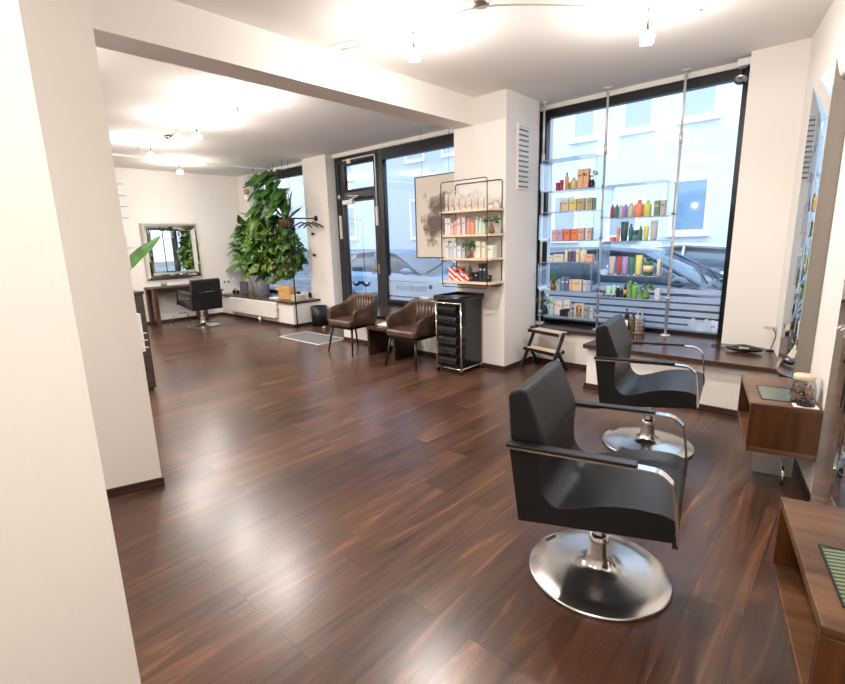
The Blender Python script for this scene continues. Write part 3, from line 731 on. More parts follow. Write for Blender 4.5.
def fern(c, n, L, rnd, droop=.9, w=.035):
    mb = MB()
    for i in range(n):
        a = rnd.uniform(0, 2 * PI); e = rnd.uniform(.1, 1.2); l = L * rnd.uniform(.7, 1.15)
        pts = []
        for k in range(9):
            t_ = k / 8; rr = l * t_ * math.cos(e) * (1 - .2 * t_); z = l * (math.sin(e) * t_ - droop * t_ * t_)
            pts.append(Vector((c[0] + rr * math.cos(a), c[1] + rr * math.sin(a) * .6, c[2] + z)))
        for k in range(8):
            d_ = pts[k + 1] - pts[k]; sx = d_.cross(Vector((0, 0, 1))).normalized()
            ll = w * 2.3 * math.sin(PI * (k + 1) / 9.5) + .012
            for sg in (-1, 1):
                for h_ in (0, .5):
                    b0 = pts[k] + d_ * h_; b1 = b0 + d_ * .38; tip = b0 + sx * sg * ll + d_ * .4 - Vector((0, 0, ll * .3))
                    mb.add([tuple(b0), tuple(b1), tuple(tip)], [(0, 1, 2)], True)
    return mb
rnd = random.Random(11)
def plant(name, label, c, pot, parts, loc_z=None):
    t = thing(name, label, 'plant', c, 0, 'plants in the left window')
    return t
# big climbing plant in the pale pot on the bench
t = thing('potted_plant', 'tall bushy climbing plant in a pale blue white pot on the left bench', 'plant', (-9.30, 5.15, .46), 0, 'plants in the left window')
pt_ = link('pot', MB().lathe([(0, 0), (.155, 0), (.20, .42), (.21, .43), (.19, .43), (.185, .38), (0, .38)], 36), 'potwhite', t)
link('soil', MB().lathe([(0, .385), (.184, .385)], 24), 'soil', pt_)
stm = MB().tube([(0, 0, .38), (.05, 0, .9), (-.05, .03, 1.4), (.1, .03, 1.9)], .02).tube([(.05, 0, .38), (.2, 0, .8), (.4, .03, 1.3)], .014).tube([(-.05, 0, .38), (-.2, 0, .9), (-.1, .03, 1.6)], .014)
fol = foliage((.0, -.02, 1.0), (.62, .22, .66), 520, .19, 'heart', rnd, .8, stm)
link('foliage', fol, 'green1', t); link('stems', stm, 'stem', t)
link('foliage', foliage((.05, -.08, .72), (.62, .20, .42), 130, .16, 'heart', rnd, .8), 'green2', t)
# monstera leaves leaning left
t = thing('monstera', 'monstera with split leaves reaching left of the pale pot', 'plant', (-9.60, 5.30, .46), 0, 'plants in the left window')
link('pot', MB().lathe([(0, 0), (.07, 0), (.09, .14), (.08, .14), (0, .12)], 24), 'potwhite', t)
mb = MB(); sm_ = MB()
for dx, dy, z, L in [(-.42, -.1, .62, .26), (-.30, -.12, .95, .22), (-.22, -.1, 1.1, .24), (-.12, -.15, .8, .25), (-.05, -.15, 1.3, .22), (-.30, 0, 1.35, .2), (.05, -.2, .60, .22), (-.42, -.05, 1.12, .16)]:
    dx -= .12; dy -= .15; leaf(mb, (dx, dy, z), (-.45, -.55, -.25), (0, -.8, .8), L, L * .9, 'monstera'); sm_.tube([(0, 0, .12), (dx * .5, dy * .5, z * .75), (dx, dy, z)], .007, 6)
link('foliage', mb, 'green4', t); link('stems', sm_, 'stem', t)
# high monstera hanging from ceiling rod
t = thing('hanging_monstera', 'large leaved monstera hanging at the ceiling in the left window', 'plant', (-8.45, 5.15, 2.30), 0, 'plants in the left window')
link('pot', MB().lathe([(0, 0), (.12, 0), (.16, .2), (.15, .2), (0, .16)], 24), 'wicker', t)
mb = MB(); sm_ = MB()
for i in range(70):
    a = rnd.uniform(-1, 1); z = rnd.uniform(-.15, .56); x = a * .48; L = rnd.uniform(.20, .34)
    leaf(mb, (x, -.05 - rnd.random() * .12, z), (a * .7 + rnd.uniform(-.3, .3), -.8, -.4 + rnd.uniform(-.3, .4)), (0, -.7, .9), L, L * .9, 'monstera' if i % 2 else 'heart')
    sm_.tube([(0, 0, .16), (x * .5, -.03, z + .05), (x, -.05, z)], .006, 5)
link('foliage', mb, 'green1', t); link('stems', sm_, 'stem', t)
link('hanging_cord', MB().tube([(0, 0, .2), (0, 0, .675)], .004, 6), 'blackmetal', t)
# trailing pothos
t = thing('trailing_plant', 'trailing heart leaved plant hanging low in the middle of the left window', 'plant', (-8.62, 5.20, 1.35), 0, 'plants in the left window')
link('pot', MB().lathe([(0, 0), (.11, 0), (.14, .18), (.13, .18), (0, .15)], 24), 'terracotta', t)
sm_ = MB()
link('foliage', foliage((.05, -.05, .0), (.50, .22, .62), 300, .16, 'heart', rnd, .85, sm_), 'green2', t)
link('foliage', foliage((-.05, 0, .25), (.60, .22, .62), 320, .18, 'heart', rnd, .8), 'green3', t)
link('stems', sm_, 'stem', t)
link('hanging_cord', MB().tube([(0, 0, .18), (0, 0, 1.625)], .004, 6), 'blackmetal', t)
# fern
t = thing('hanging_fern', 'feathery hanging fern halfway up the left window', 'plant', (-9.05, 5.08, 1.80), 0, 'plants in the left window')
link('pot', MB().lathe([(0, 0), (.10, 0), (.13, .16), (.12, .16), (0, .13)], 24), 'wicker', t)
link('foliage', fern((0, -.05, .16), 46, .60, rnd, 1.25, .022), 'green2', t)
link('hanging_cord', MB().tube([(0, 0, .16), (0, 0, 1.175)], .004, 6), 'blackmetal', t)
# staghorn/blade plant in basket
t = thing('hanging_basket_plant', 'strap leaved plant in a brown basket hanging above the coat rail', 'plant', (-8.05, 5.10, 1.78), 0, 'plants in the left window')
link('basket', MB().lathe([(0, 0), (.09, 0), (.14, .08), (.15, .16), (.14, .16), (0, .12)], 24), 'wicker', t)
mb = MB()
for i in range(34):
    a = rnd.uniform(0, 2 * PI); e = rnd.uniform(.5, 1.4); L = rnd.uniform(.35, .62)
    leaf(mb, (0, 0, .13), (math.cos(a) * math.cos(e), math.sin(a) * math.cos(e) * .6, math.sin(e)), (math.cos(a), math.sin(a), 1), L, .05, 'blade')
link('foliage', mb, 'green4', t)
link('hanging_cord', MB().tube([(0, 0, .16), (0, 0, 1.195)], .004, 6), 'blackmetal', t)
# low basket right
t = thing('hanging_basket_plant', 'small leaved trailing plant in the lowest brown basket by the pier', 'plant', (-8.05, 5.15, .98), 0, 'plants in the left window')
link('basket', MB().lathe([(0, -.04), (.12, 0), (.19, .10), (.20, .2), (.19, .2), (0, .16)], 24), 'wicker', t)
sm_ = MB()
link('foliage', foliage((0, -.04, .36), (.36, .20, .42), 260, .13, 'heart', rnd, .8, sm_), 'green1', t)
link('stems', sm_, 'stem', t)
link('hanging_cord', MB().tube([(0.03, 0.04, .2), (0.03, 0.06, 1.995)], .004, 6), 'blackmetal', t)
# hanging yellow light/pot near the top left
t = thing('hanging_vase', 'small orange topped vase hanging at the left side of the plant window', 'vase', (-9.60, 5.20, 2.36), 0)
link('vase', MB().lathe([(0, 0), (.045, .01), (.06, .06), (.04, .12), (.03, .14)], 20), 'white', t)
link('stopper', MB().lathe([(.03, .14), (.055, .17), (.055, .22), (.03, .25), (0, .255)], 20), 'terracotta', t)
link('cord', MB().tube([(0, 0, .25), (0, 0, .615)], .004, 6), 'blackmetal', t)

# cabinet and strelitzia behind the pillar
t = thing('drawer_cabinet', 'dark grained wooden cabinet half hidden behind the left pillar', 'cabinet', (-5.46, 1.70, 0))
link('body', MB().box(-.55, 0, -.45, 0, .03, 1.03), 'cabwood', t, bev=.004)
link('top', MB().box(-.57, .01, -.47, .01, 1.03, 1.06), 'dkwood', t, bev=.004)
link('plinth', MB().box(-.53, -.02, -.43, -.02, 0, .03), 'dkwood', t)
t = thing('strelitzia', 'big paddle leaf plant reaching out from behind the left pillar', 'plant', (-5.75, 1.50, 1.06))
link('pot', MB().lathe([(0, 0), (.10, 0), (.13, .18), (.12, .18), (0, .15)], 24), 'potwhite', t)
mb = MB()
def bigleaf(pts, wmax, mb):
    vs = []; n = len(pts); pv = [Vector(p) for p in pts]
    for i, p in enumerate(pv):
        d_ = (pv[min(i + 1, n - 1)] - pv[max(i - 1, 0)]).normalized(); sx = d_.cross(Vector((.72, -.70, 0))).normalized()
        w_ = wmax * (math.sin(PI * (i / (n - 1)) ** .75) ** .7 if 0 < i < n - 1 else .05)
        nn = sx.cross(d_)
        vs += [tuple(p + sx * w_ * .55 + nn * w_ * .25), tuple(p), tuple(p - sx * w_ * .45 + nn * w_ * .25)]
    mb.add(vs, [f_ for i in range(n - 1) for f_ in ((i * 3, i * 3 + 1, i * 3 + 4, i * 3 + 3), (i * 3 + 1, i * 3 + 2, i * 3 + 5, i * 3 + 4))], True)
bigleaf(smooth_curve([(-.02, .05, .14), (-.05, .17, .22), (-.07, .34, .37), (-.10, .47, .46), (-.13, .60, .56)], 4), .115, mb)
bigleaf(smooth_curve([(-.1, -.1, .5), (-.2, -.2, .8), (-.25, -.25, 1.0)], 4), .18, mb)
link('foliage', mb, 'green1', t)
link('stems', MB().tube([(0, 0, .15), (-.02, .05, .2)], .008).tube([(0, 0, .15), (-.1, -.1, .5)], .01), 'stem', t)
# white display boards with clips seen edge on past the pillar
t = thing('display_rack', 'white wall rack with small pegs, seen edge on past the left pillar', 'rack', (-3.62, 1.02, 0))
link('board', MB().box(-.03, .012, .0, .045, 1.62, 2.02), 'white', t)
link('board', MB().box(-.03, .020, .0, .055, 1.36, 1.58), 'white', t)
link('board', MB().box(-.03, .028, .0, .065, .80, 1.06), 'white', t)
link('post', MB().box(-.03, -.02, .0, .03, 0, 2.02), 'white', t)
for z in (1.90, 1.83, 1.76, 1.69, 1.50, .93, .88, .83): link('peg', MB().cyl((0, .02, z), (.06, .075, z), .004, 8), 'white', t)

# ------------------------------------------------------------------ poster by the window
t = thing('hanging_poster', 'framed ink blot portrait print hanging on cords in front of the window', 'poster', (-4.50, 5.25, 1.80))
m_, nt, out = nodes('ink print')
b_ = nt.nodes.new('ShaderNodeBsdfPrincipled'); b_.inputs['Roughness'].default_value = .6
tc = nt.nodes.new('ShaderNodeTexCoord'); n1 = nt.nodes.new('ShaderNodeTexNoise'); n1.inputs['Scale'].default_value = 4.2; n1.inputs['Detail'].default_value = 6; n1.inputs['Roughness'].default_value = .6
g = nt.nodes.new('ShaderNodeVectorMath'); g.operation = 'DISTANCE'; g.inputs[1].default_value = (.06, 0, .0)
mr = nt.nodes.new('ShaderNodeMapRange'); mr.inputs[1].default_value = .16; mr.inputs[2].default_value = .60; mr.inputs[3].default_value = .17; mr.inputs[4].default_value = -.22
ad = nt.nodes.new('ShaderNodeMath'); ad.operation = 'ADD'; rp = nt.nodes.new('ShaderNodeValToRGB')
e = rp.color_ramp.elements; e[0].position = .50; e[0].color = (.78, .72, .62, 1); e[1].position = .66; e[1].color = (.16, .12, .10, 1); x = e.new(.56); x.color = (.45, .38, .32, 1)
L_ = nt.links.new
L_(tc.outputs['Object'], n1.inputs['Vector']); L_(tc.outputs['Object'], g.inputs[0]); L_(g.outputs['Value'], mr.inputs[0]); L_(n1.outputs['Fac'], ad.inputs[0]); L_(mr.outputs[0], ad.inputs[1]); L_(ad.outputs[0], rp.inputs[0]); L_(rp.outputs[0], b_.inputs['Base Color']); L_(b_.outputs[0], out.inputs[0])
link('print', MB().box(-.39, .39, -.004, .004, -.555, .555), m_, t)
link('poster_frame', frame_mb(-.40, .40, -.565, .565, -.010, .010, .013, .013, .013, .013), 'blackmetal', t)
link('cord', MB().tube([(-.26, 0, .56), (-.26, 0, 1.175)], .0025, 5), 'darkmetal', t)
link('cord', MB().tube([(.23, 0, .56), (.23, 0, 1.175)], .0025, 5), 'darkmetal', t)

# ventilation grille on the pier
t = thing('air_vent', 'narrow white louvred vent high on the side of the white pier', 'vent', (-2.923, 4.88, 2.35))
link('vent_frame', MB().box(0, .012, -.125, -.105, -.34, .34).box(0, .012, .105, .125, -.34, .34).box(0, .012, -.105, .105, .32, .34).box(0, .012, -.105, .105, -.34, -.32), 'white', t)
link('vent_back', MB().box(.0, .002, -.105, .105, -.32, .32), col(.25, .24, .23), t)
for k in range(12):
    z = -.30 + k * .053
    link('louvre', MB().box(.002, .016, -.105, .105, z, z + .034), col(.72, .71, .70), t)

# ------------------------------------------------------------------ products
BLK = (.012, .012, .014); WHT = (.85, .85, .86)
def product(kind, c, x, y, z, w_, h, label, group, d=None, cap=None, lab=None, rz=0):
    cat = {'box': 'box', 'bottle': 'bottle', 'tube': 'tube', 'jar': 'jar', 'pump': 'bottle'}[kind]
    name = {'box': 'product_box', 'bottle': 'bottle', 'tube': 'cream_tube', 'jar': 'cream_jar', 'pump': 'pump_bottle'}[kind]
    t = thing(name, label, cat, (x, y, z + .0008), rz, group)
    c = tuple(v * .82 + .045 for v in c) if sum(c) > .15 else c; m = col(*c); r = w_ / 2; cm = col(*(cap or c))  # mixes flare haze into the product colour; near-black ones stay unmixed
    if kind == 'box':
        dd = (d or w_) / 2
        link('carton', MB().box(-r, r, -dd, dd, 0, h), m, t, bev=.0015, seg=1)
        lb = lab or tuple(min(1, v * .45) for v in c)
        mb = MB().box(-r * .6, r * .6, -dd - .0012, -dd + .001, h * .62, h * .72)
        link('printed_label', mb, col(*lb), t)
    elif kind in ('bottle', 'pump'):
        link('body', MB().lathe([(0, 0), (r * .93, 0), (r, .006), (r, h * .68), (r * .9, h * .76), (r * .42, h * .82), (0, h * .82)], 20), m, t)
        if kind == 'bottle': link('cap', MB().lathe([(r * .45, h * .82), (r * .45, h), (0, h)], 16), cm, t)
        else: link('pump', MB().cyl((0, 0, h * .82), (0, 0, h * .95), r * .18, 10).box(-r * .7, r * .25, -r * .2, r * .2, h * .94, h).cyl((0, 0, h * .80), (0, 0, h * .86), r * .4, 12), cm, t)
        if lab: link('label', MB().lathe([(r * 1.01, h * .2), (r * 1.01, h * .55)], 20), col(*lab), t)
    elif kind == 'tube':
        vs = []; n = 16; rows = [(0, .80, .80), (.02, .82, .82), (.5, .9, .62), (.95, 1, .10), (1, 1, .06)]
        mb = MB()
        for q, a, b2 in rows:
            for k in range(n): an = 2 * PI * k / n; vs.append((r * a * math.cos(an), r * b2 * math.sin(an), h * .14 + q * h * .86))
        fs = [(i * n + k, i * n + (k + 1) % n, (i + 1) * n + (k + 1) % n, (i + 1) * n + k) for i in range(4) for k in range(n)] + [tuple(range(4 * n, 5 * n))]
        link('body', mb.add(vs, fs, True), m, t)
        link('cap', MB().lathe([(0, 0), (r * .74, 0), (r * .78, h * .14), (0, h * .145)], 16), cm, t)
    else:
        link('body', MB().lathe([(0, 0), (r * .92, 0), (r, .005), (r, h * .6), (0, h * .6)], 20), m, t)
        link('lid', MB().lathe([(0, h * .6), (r * 1.02, h * .6), (r * 1.02, h * .97), (r * .95, h), (0, h)], 20), cm, t)
    return t
def small_plant(name, label, x, y, z, h, kind, pm='amber', n=44, grp=None):
    t = thing(name, label, 'plant', (x, y, z + .001), 0, grp)
    link('vase', MB().lathe([(0, 0), (.03, 0), (.036, h * .12), (.028, h * .32), (.018, h * .42), (.02, h * .45), (.014, h * .45), (0, h * .2)], 20), pm, t)
    mb = MB(); r_ = random.Random(int(h * 1000) + n)
    for i in range(n):
        a = r_.uniform(0, 2 * PI); e = r_.uniform(.5, 1.45); L = h * r_.uniform(.35, .62)
        if kind == 'blade': leaf(mb, (0, 0, h * .42), (math.cos(a) * math.cos(e), math.sin(a) * math.cos(e), math.sin(e)), (math.cos(a), math.sin(a), 1), L, .012, 'blade')
        else:
            p = Vector((math.cos(a) * math.cos(e), math.sin(a) * math.cos(e), math.sin(e))) * L * .8 + Vector((0, 0, h * .42))
            leaf(mb, p, (math.cos(a), math.sin(a), r_.uniform(-.6, .6)), (r_.uniform(-.8, .8), -.8, 1), h * .17, h * .13, 'heart')
    link('foliage', mb, 'green1' if kind != 'blade' else 'green4', t)
    if kind != 'blade':
        sm = MB()
        for i in range(6): a = i * 1.05; sm.tube([(0, 0, h * .3), (math.cos(a) * h * .15, math.sin(a) * h * .15, h * .7)], .0018, 5)
        link('stems', sm, 'stem', t)
    return t

# wire shelf on the pier
t = thing('wire_wall_shelf', 'black wire wall shelf with four pale wood boards on the white pier', 'shelf', (-3.27, 4.54, 0))
def loop(x0, x1, z0, z1, y, r=.03):
    pts = []
    for cx, cz, a0 in ((x1 - r, z1 - r, 0), (x0 + r, z1 - r, PI / 2), (x0 + r, z0 + r, PI), (x1 - r, z0 + r, 1.5 * PI)):
        for k in range(5): a = a0 + PI / 2 * k / 4; pts.append((cx + r * math.cos(a), y, cz + r * math.sin(a)))
    return pts
link('wire_frame', MB().tube(loop(-.31, .31, .967, 2.106, -.288), .005, 8, closed=True), 'blackmetal', t)
link('wire_frame', MB().tube(loop(-.325, .31, .967, 2.104, -.010), .005, 8, closed=True), 'blackmetal', t)
SZ = [1.80, 1.54, 1.285, 1.027]
for z in SZ:
    b_ = link('board', MB().box(-.345, .34, -.282, -.016, z - .024, z), 'palewood', t, bev=.003)
    link('bracket', MB().tube([(.31, -.283, z - .03), (.31, -.012, z - .03)], .004, 6).tube([(-.31, -.283, z - .03), (-.31, -.012, z - .03)], .004, 6), 'blackmetal', b_)
def WX(zx): return -3.27 - .312 + .00128 * (zx - 130)     # along the wall shelf
names = ['leftmost', 'second', 'third', 'fourth', 'fifth', 'sixth', 'seventh', 'eighth', 'ninth', 'tenth', 'eleventh', 'twelfth', 'thirteenth', 'last']
g1 = 'cream bottles on the top board of the wire shelf'
hs = [.235, .235, .235, .215, .235, .18, .16, .17, .18, .22, .215, .20, .17, .19]
for i in range(14):
    x = -3.588 + i * .041
    product('bottle' if i % 3 else 'pump', (.80, .72, .64) if i % 2 else (.84, .78, .72), x, 4.36 + (i % 2) * .02, SZ[0], .034, hs[i], 'slim cream bottle, %s of fourteen from the left, top wooden board' % names[i], g1, cap=(.70, .62, .56), lab=(.62, .55, .50) if i % 2 == 0 else None)
product('jar', (.82, .78, .74), -2.968, 4.33, SZ[0], .06, .055, 'small round cream jar at the right end of the top wooden board', None, cap=(.5, .42, .36))
product('jar', (.85, .82, .80), -2.975, 4.44, SZ[0], .06, .10, 'taller pale jar behind the small round jar on the top board', None, cap=(.7, .6, .5))
S2 = [('box', (.80, .78, .75), 130, .042, .19, 'white box at the left end of the second board'), ('box', (.80, .79, .78), 160, .035, .185, 'second white box from the left on the second board'),
      ('box', (.83, .55, .52), 193, .04, .13, 'low pink box beside the white boxes, second board'), ('box', (.80, .38, .36), 228, .04, .15, 'deeper pink box on the second board'), ('box', (.84, .62, .58), 268, .05, .17, 'tall pale pink box on the second board'), ('box', (.78, .66, .74), 322, .045, .185, 'lilac box on the second board, left of the coral bottle'),
      ('pump', (.85, .32, .22), 372, .05, .17, 'coral pump bottle on the second board, left of the pair'), ('pump', (.85, .34, .24), 412, .05, .165, 'coral pump bottle on the second board, right of the pair'),
      ('bottle', (.66, .80, .70), 455, .04, .19, 'mint bottle on the second board, next to the coral bottles'), ('bottle', (.70, .83, .74), 492, .04, .165, 'middle mint bottle on the second board'), ('bottle', (.66, .80, .70), 528, .04, .19, 'mint bottle on the second board, nearest the amber vase')]
for k, c, zx, w_, h, lb in S2: product(k, c, WX(zx), 4.36, SZ[1], w_, h, lb, 'products on the second board', cap=tuple(v * .9 for v in c))
small_plant('potted_plant', 'leafy sprig in an amber vase at the right end of the second board', -2.965, 4.34, SZ[1], .21, 'heart')
S3 = [('box', (.78, .78, .82), 135, .05, .19, 'white box at the left end of the third board'), ('box', (.70, .74, .84), 180, .045, .17, 'pale blue box on the third board'), ('box', (.74, .78, .88), 222, .045, .185, 'taller pale blue box on the third board'), ('box', (.76, .78, .86), 275, .055, .13, 'low blue white box on the third board'), ('box', (.72, .76, .86), 318, .035, .12, 'narrow blue white box left of the bushy plant'),
      ('bottle', (.85, .80, .62), 432, .03, .09, 'small cream bottle right of the bushy plant'), ('box', (.86, .80, .66), 478, .06, .185, 'tall cream box on the third board'), ('box', (.82, .77, .62), 530, .045, .18, 'second tall cream box on the third board'), ('box', (.86, .84, .72), 600, .085, .135, 'wide cream box at the right end of the third board')]
for k, c, zx, w_, h, lb in S3: product(k, c, WX(zx), 4.36, SZ[2], w_, h, lb, 'products on the third board')
small_plant('potted_plant', 'bushy green plant in an amber pot on the third board of the wire shelf', WX(385), 4.33, SZ[2], .20, 'heart', n=60)
rs = stripes_mat('red and white striped carton', (.72, .04, .03), (.86, .80, .76), 16, (.75, 0, 1), .4, .5)
for i, (zx, w_, h, y, lb) in enumerate([(180, .10, .155, 4.38, 'tall red and white striped box at the left of the lowest wooden board'), (245, .06, .155, 4.43, 'red and white striped box behind the others on the lowest wooden board'), (288, .10, .09, 4.34, 'low red and white striped box beside the little plant, lowest wooden board'), (355, .05, .08, 4.36, 'smallest red and white striped box, next to the black jars')]):
    t = thing('gift_box', lb, 'box', (WX(zx), y, SZ[3] + .001), 0, 'striped boxes on the lowest board')
    link('carton', MB().box(-w_ / 2, w_ / 2, -.03, .03, 0, h), rs, t, bev=.0015, seg=1)
    link('lid', MB().box(-w_ / 2 - .001, w_ / 2 + .001, -.031, .031, h - .012, h), rs, t)
small_plant('potted_plant', 'small grey green plant among the boxes on the lowest wooden board', WX(345), 4.42, SZ[3], .17, 'blade', 'darkmetal', 40)
S4 = [('jar', BLK, 400, .06, .10, 'black jar with white band on the lowest wooden board', WHT), ('box', BLK, 455, .05, .105, 'black box right of the black jar on the lowest wooden board', None), ('box', (.02, .025, .035), 503, .05, .20, 'tall black box on the lowest wooden board', None), ('box', (.025, .03, .04), 540, .04, .20, 'second tall black box on the lowest wooden board', None), ('box', BLK, 580, .04, .075, 'small black box at the right end of the black boxes', None)]
for k, c, zx, w_, h, lb, cp in S4: product(k, c, WX(zx), 4.36, SZ[3], w_, h, lb, 'black products on the lowest board', lab=(.5, .5, .5))

# steel poles with acrylic trays in the large window
YP = 5.30
for x, zb, lb in ((-2.905, .438, 'satin steel floor to ceiling pole at the left of the product display'), (-2.18, .455 - .017, 'satin steel floor to ceiling pole between the two columns of trays'), (-1.452, .455, 'satin steel floor to ceiling pole right of the product display')):
    t = thing('steel_pole', lb, 'pole', (x, YP, 0), 0, 'display poles')
    link('pole', MB().cyl((0, 0, zb), (0, 0, 2.35), .0135, 16).cyl((0, 0, 2.35), (0, 0, 2.97), .0115, 16), 'steelpole', t)
    link('collar', MB().cyl((0, 0, 2.33), (0, 0, 2.43), .018, 16), 'steelpole', t)
    link('ceiling_plate', MB().cyl((0, 0, 2.966), (0, 0, 2.978), .045, 20), 'steelpole', t)
    link('foot_plate', MB().cyl((0, 0, zb), (0, 0, zb + .010), .045, 20), 'steelpole', t)
YT = 5.14
def tray(x0, x1, z0, z1, label, poles):
    t = thing('acrylic_tray', label, 'shelf', ((x0 + x1) / 2, YT, z0), 0, 'acrylic trays')
    w_ = (x1 - x0) / 2; h = (z1 or z0) - z0
    if z1:
        o_ = loop(-w_, w_, 0, h, 0, .045); i_ = loop(-w_ + .006, w_ - .006, .006, h - .006, 0, .040)
    mb = MB()
    if z1:
        n = len(o_)
        vs = [(x, y0, z) for y0 in (-.12, .12) for pts in (o_, i_) for x, _, z in pts]
        for k in range(n):
            j = (k + 1) % n
            mb_f = [(k, j, 2 * n + j, 2 * n + k), (n + k, 3 * n + k, 3 * n + j, n + j)]
            mb.f += mb_f; mb.sm += [True, True]
        mb.v += vs
        link('tray', mb, 'acrylic', t)
        ed = MB()
        for y0 in (-.12, .12): ed.tube([(x, y0, z) for x, _, z in loop(-w_ + .003, w_ - .003, .003, h - .003, 0, .042)], .0032, 6, closed=True)
        link('polished_edge', ed, 'acryledge', t)
    else:
        link('tray', MB().box(-w_, w_, -.12, .12, -.006, 0), 'acrylic', t)
        link('polished_edge', MB().tube([(-w_, -.12, -.003), (w_, -.12, -.003), (w_, .12, -.003), (-w_, .12, -.003)], .0035, 6, closed=True), 'acryledge', t)
    for px_ in poles:
        cl = MB(); xm = (x0 + x1) / 2; tx_ = max(x0 + .02, min(x1 - .02, px_))
        z = .03 if z1 else -.003
        cl.cyl((px_ - xm, YP - YT, z - .014), (px_ - xm, YP - YT, z + .014), .018, 12).tube([(px_ - xm, YP - YT, z), (tx_ - xm, .118, z)], .009, 8)
        link('pole_clamp', cl, 'steelpole', t)
LX = (-2.785, -2.15); RX = (-2.065, -1.45)
tray(*LX, 1.975, 2.31, 'top left clear acrylic tray in the window display', (-2.905, -2.18))
tray(*LX, 1.437, 1.758, 'middle left clear acrylic tray in the window display', (-2.905, -2.18))
tray(*LX, .885, 1.210, 'lower left clear acrylic tray in the window display', (-2.905, -2.18))
tray(*LX, .600, None, 'flat clear shelf at the bottom left of the window display', (-2.905, -2.18))
tray(*RX, 1.655, 1.985, 'upper right clear acrylic tray in the window display', (-2.18, -1.452))
tray(*RX, 1.080, 1.430, 'lower right clear acrylic tray in the window display', (-2.18, -1.452))
tray(*RX, .850, None, 'flat clear shelf at the bottom right of the window display', (-2.18, -1.452))
def LXa(z): return -2.908 + .001357 * z
def LXb(z): return -2.885 + .001526 * z
def RXa(z): return -2.188 + .001135 * z
def RXb(z): return -2.149 + .001276 * z
def row(items, fx_, z, where, y=5.12):
    for it in items:
        k, c, x0, x1, h, nm = it[:6]; cap = it[6] if len(it) > 6 else None; lab = it[7] if len(it) > 7 else None
        w_ = fx_(x1) - fx_(x0)
        product(k, c, (fx_(x0) + fx_(x1)) / 2, y, z, w_ * .97, h, nm + ' ' + where, 'products ' + where, d=min(w_, .06), cap=cap, lab=lab)
row([('jar', (.45, .02, .05), 195, 228, .09, 'dark red pot, left of the pair'), ('jar', (.48, .03, .06), 230, 262, .115, 'dark red pot, right of the pair'), ('bottle', (.80, .35, .06), 274, 305, .185, 'orange bottle with blue cap', (.03, .25, .60)), ('jar', (.35, .38, .16), 306, 322, .08, 'small olive jar'),
     ('bottle', (.72, .60, .25), 324, 375, .125, 'gold bottle'), ('box', (.82, .45, .26), 385, 432, .20, 'tall peach box, left of the pair'), ('box', (.78, .40, .24), 434, 478, .20, 'tall peach box, right of the pair')], LXa, 1.981, 'in the top left tray')
small_plant('air_plant', 'small dark sprig in a round vase at the right end of the top left tray', -2.235, 5.12, 1.981, .20, 'heart', 'darkmetal', 16)
row([('box', (.50, .36, .26), 238, 256, .11, 'narrow brown box'), ('box', (.72, .62, .46), 258, 320, .125, 'beige box'), ('box', (.76, .64, .22), 323, 385, .125, 'yellow box'), ('box', (.48, .36, .14), 389, 450, .125, 'bronze box'), ('box', (.42, .36, .12), 470, 515, .125, 'olive box'), ('box', (.10, .26, .18), 518, 538, .12, 'narrow green box')], LXa, 1.7585, 'on top of the middle left tray')
row([('box', (.78, .50, .56), 180, 226, .125, 'pink box'), ('box', (.62, .42, .72), 230, 278, .125, 'lilac box'), ('box', (.90, .20, .05), 290, 340, .125, 'orange box, left of two'), ('box', (.90, .22, .06), 353, 402, .125, 'orange box, right of two'), ('box', (.70, .42, .30), 406, 458, .13, 'tan box beside the orange boxes'), ('box', (.70, .44, .36), 482, 522, .13, 'tan box at the right end')], LXa, 1.4435, 'in the middle left tray')
row([('box', (.78, .78, .72), 122, 158, .07, 'small white box'), ('box', (.80, .78, .70), 162, 242, .085, 'wide white box'), ('bottle', (.82, .78, .55), 246, 270, .16, 'slim cream bottle'), ('bottle', (.10, .09, .18), 276, 300, .135, 'slim dark bottle', WHT), ('bottle', (.16, .06, .30), 306, 332, .135, 'slim purple bottle', WHT),
     ('box', (.84, .76, .52), 336, 362, .14, 'narrow cream box'), ('bottle', (.85, .80, .64), 364, 412, .16, 'large cream bottle'), ('box', (.84, .46, .28), 414, 464, .085, 'small orange box')], LXb, 1.2105, 'on top of the lower left tray')
small_plant('potted_plant', 'spiky grass in an amber vase at the left of the lower left tray', LXb(168), 5.10, .891, .20, 'blade', n=50)
row([('box', (.40, .52, .46), 200, 222, .12, 'grey green box'), ('box', (.10, .24, .50), 228, 258, .145, 'blue box, left of two', None, WHT), ('box', (.05, .14, .38), 262, 288, .145, 'blue box, right of two', None, WHT), ('box', (.80, .50, .30), 292, 316, .125, 'narrow tan box'), ('box', (.78, .62, .44), 320, 392, .125, 'large beige printed box'), ('box', (.55, .68, .84), 400, 430, .12, 'pale blue box, left of two'), ('box', (.55, .68, .84), 433, 460, .12, 'pale blue box, right of two')], LXb, .891, 'in the lower left tray')
small_plant('potted_plant', 'dark leafy sprig at the left end of the bottom left shelf', LXb(98), 5.12, .60, .22, 'heart', 'darkmetal', 20)
row([('box', (.50, .74, .72), 132, 162, .20, 'tall pale teal box'), ('box', (.78, .60, .62), 165, 188, .175, 'tall pink white box'), ('box', (.84, .82, .82), 191, 238, .165, 'tall white box, left of two'), ('box', (.84, .83, .84), 248, 296, .175, 'tall white box, right of two')], LXb, .60, 'on the bottom left shelf', 5.15)
row([('box', BLK, 240, 272, .075, 'small black box, left of two'), ('box', BLK, 274, 306, .09, 'small black box, right of two'), ('box', (.30, .33, .36), 308, 338, .06, 'small grey box'), ('box', (.25, .30, .34), 438, 464, .13, 'dark grey box'), ('box', (.5, .58, .64), 468, 494, .12, 'light grey box')], LXb, .60, 'on the bottom left shelf', 5.08)
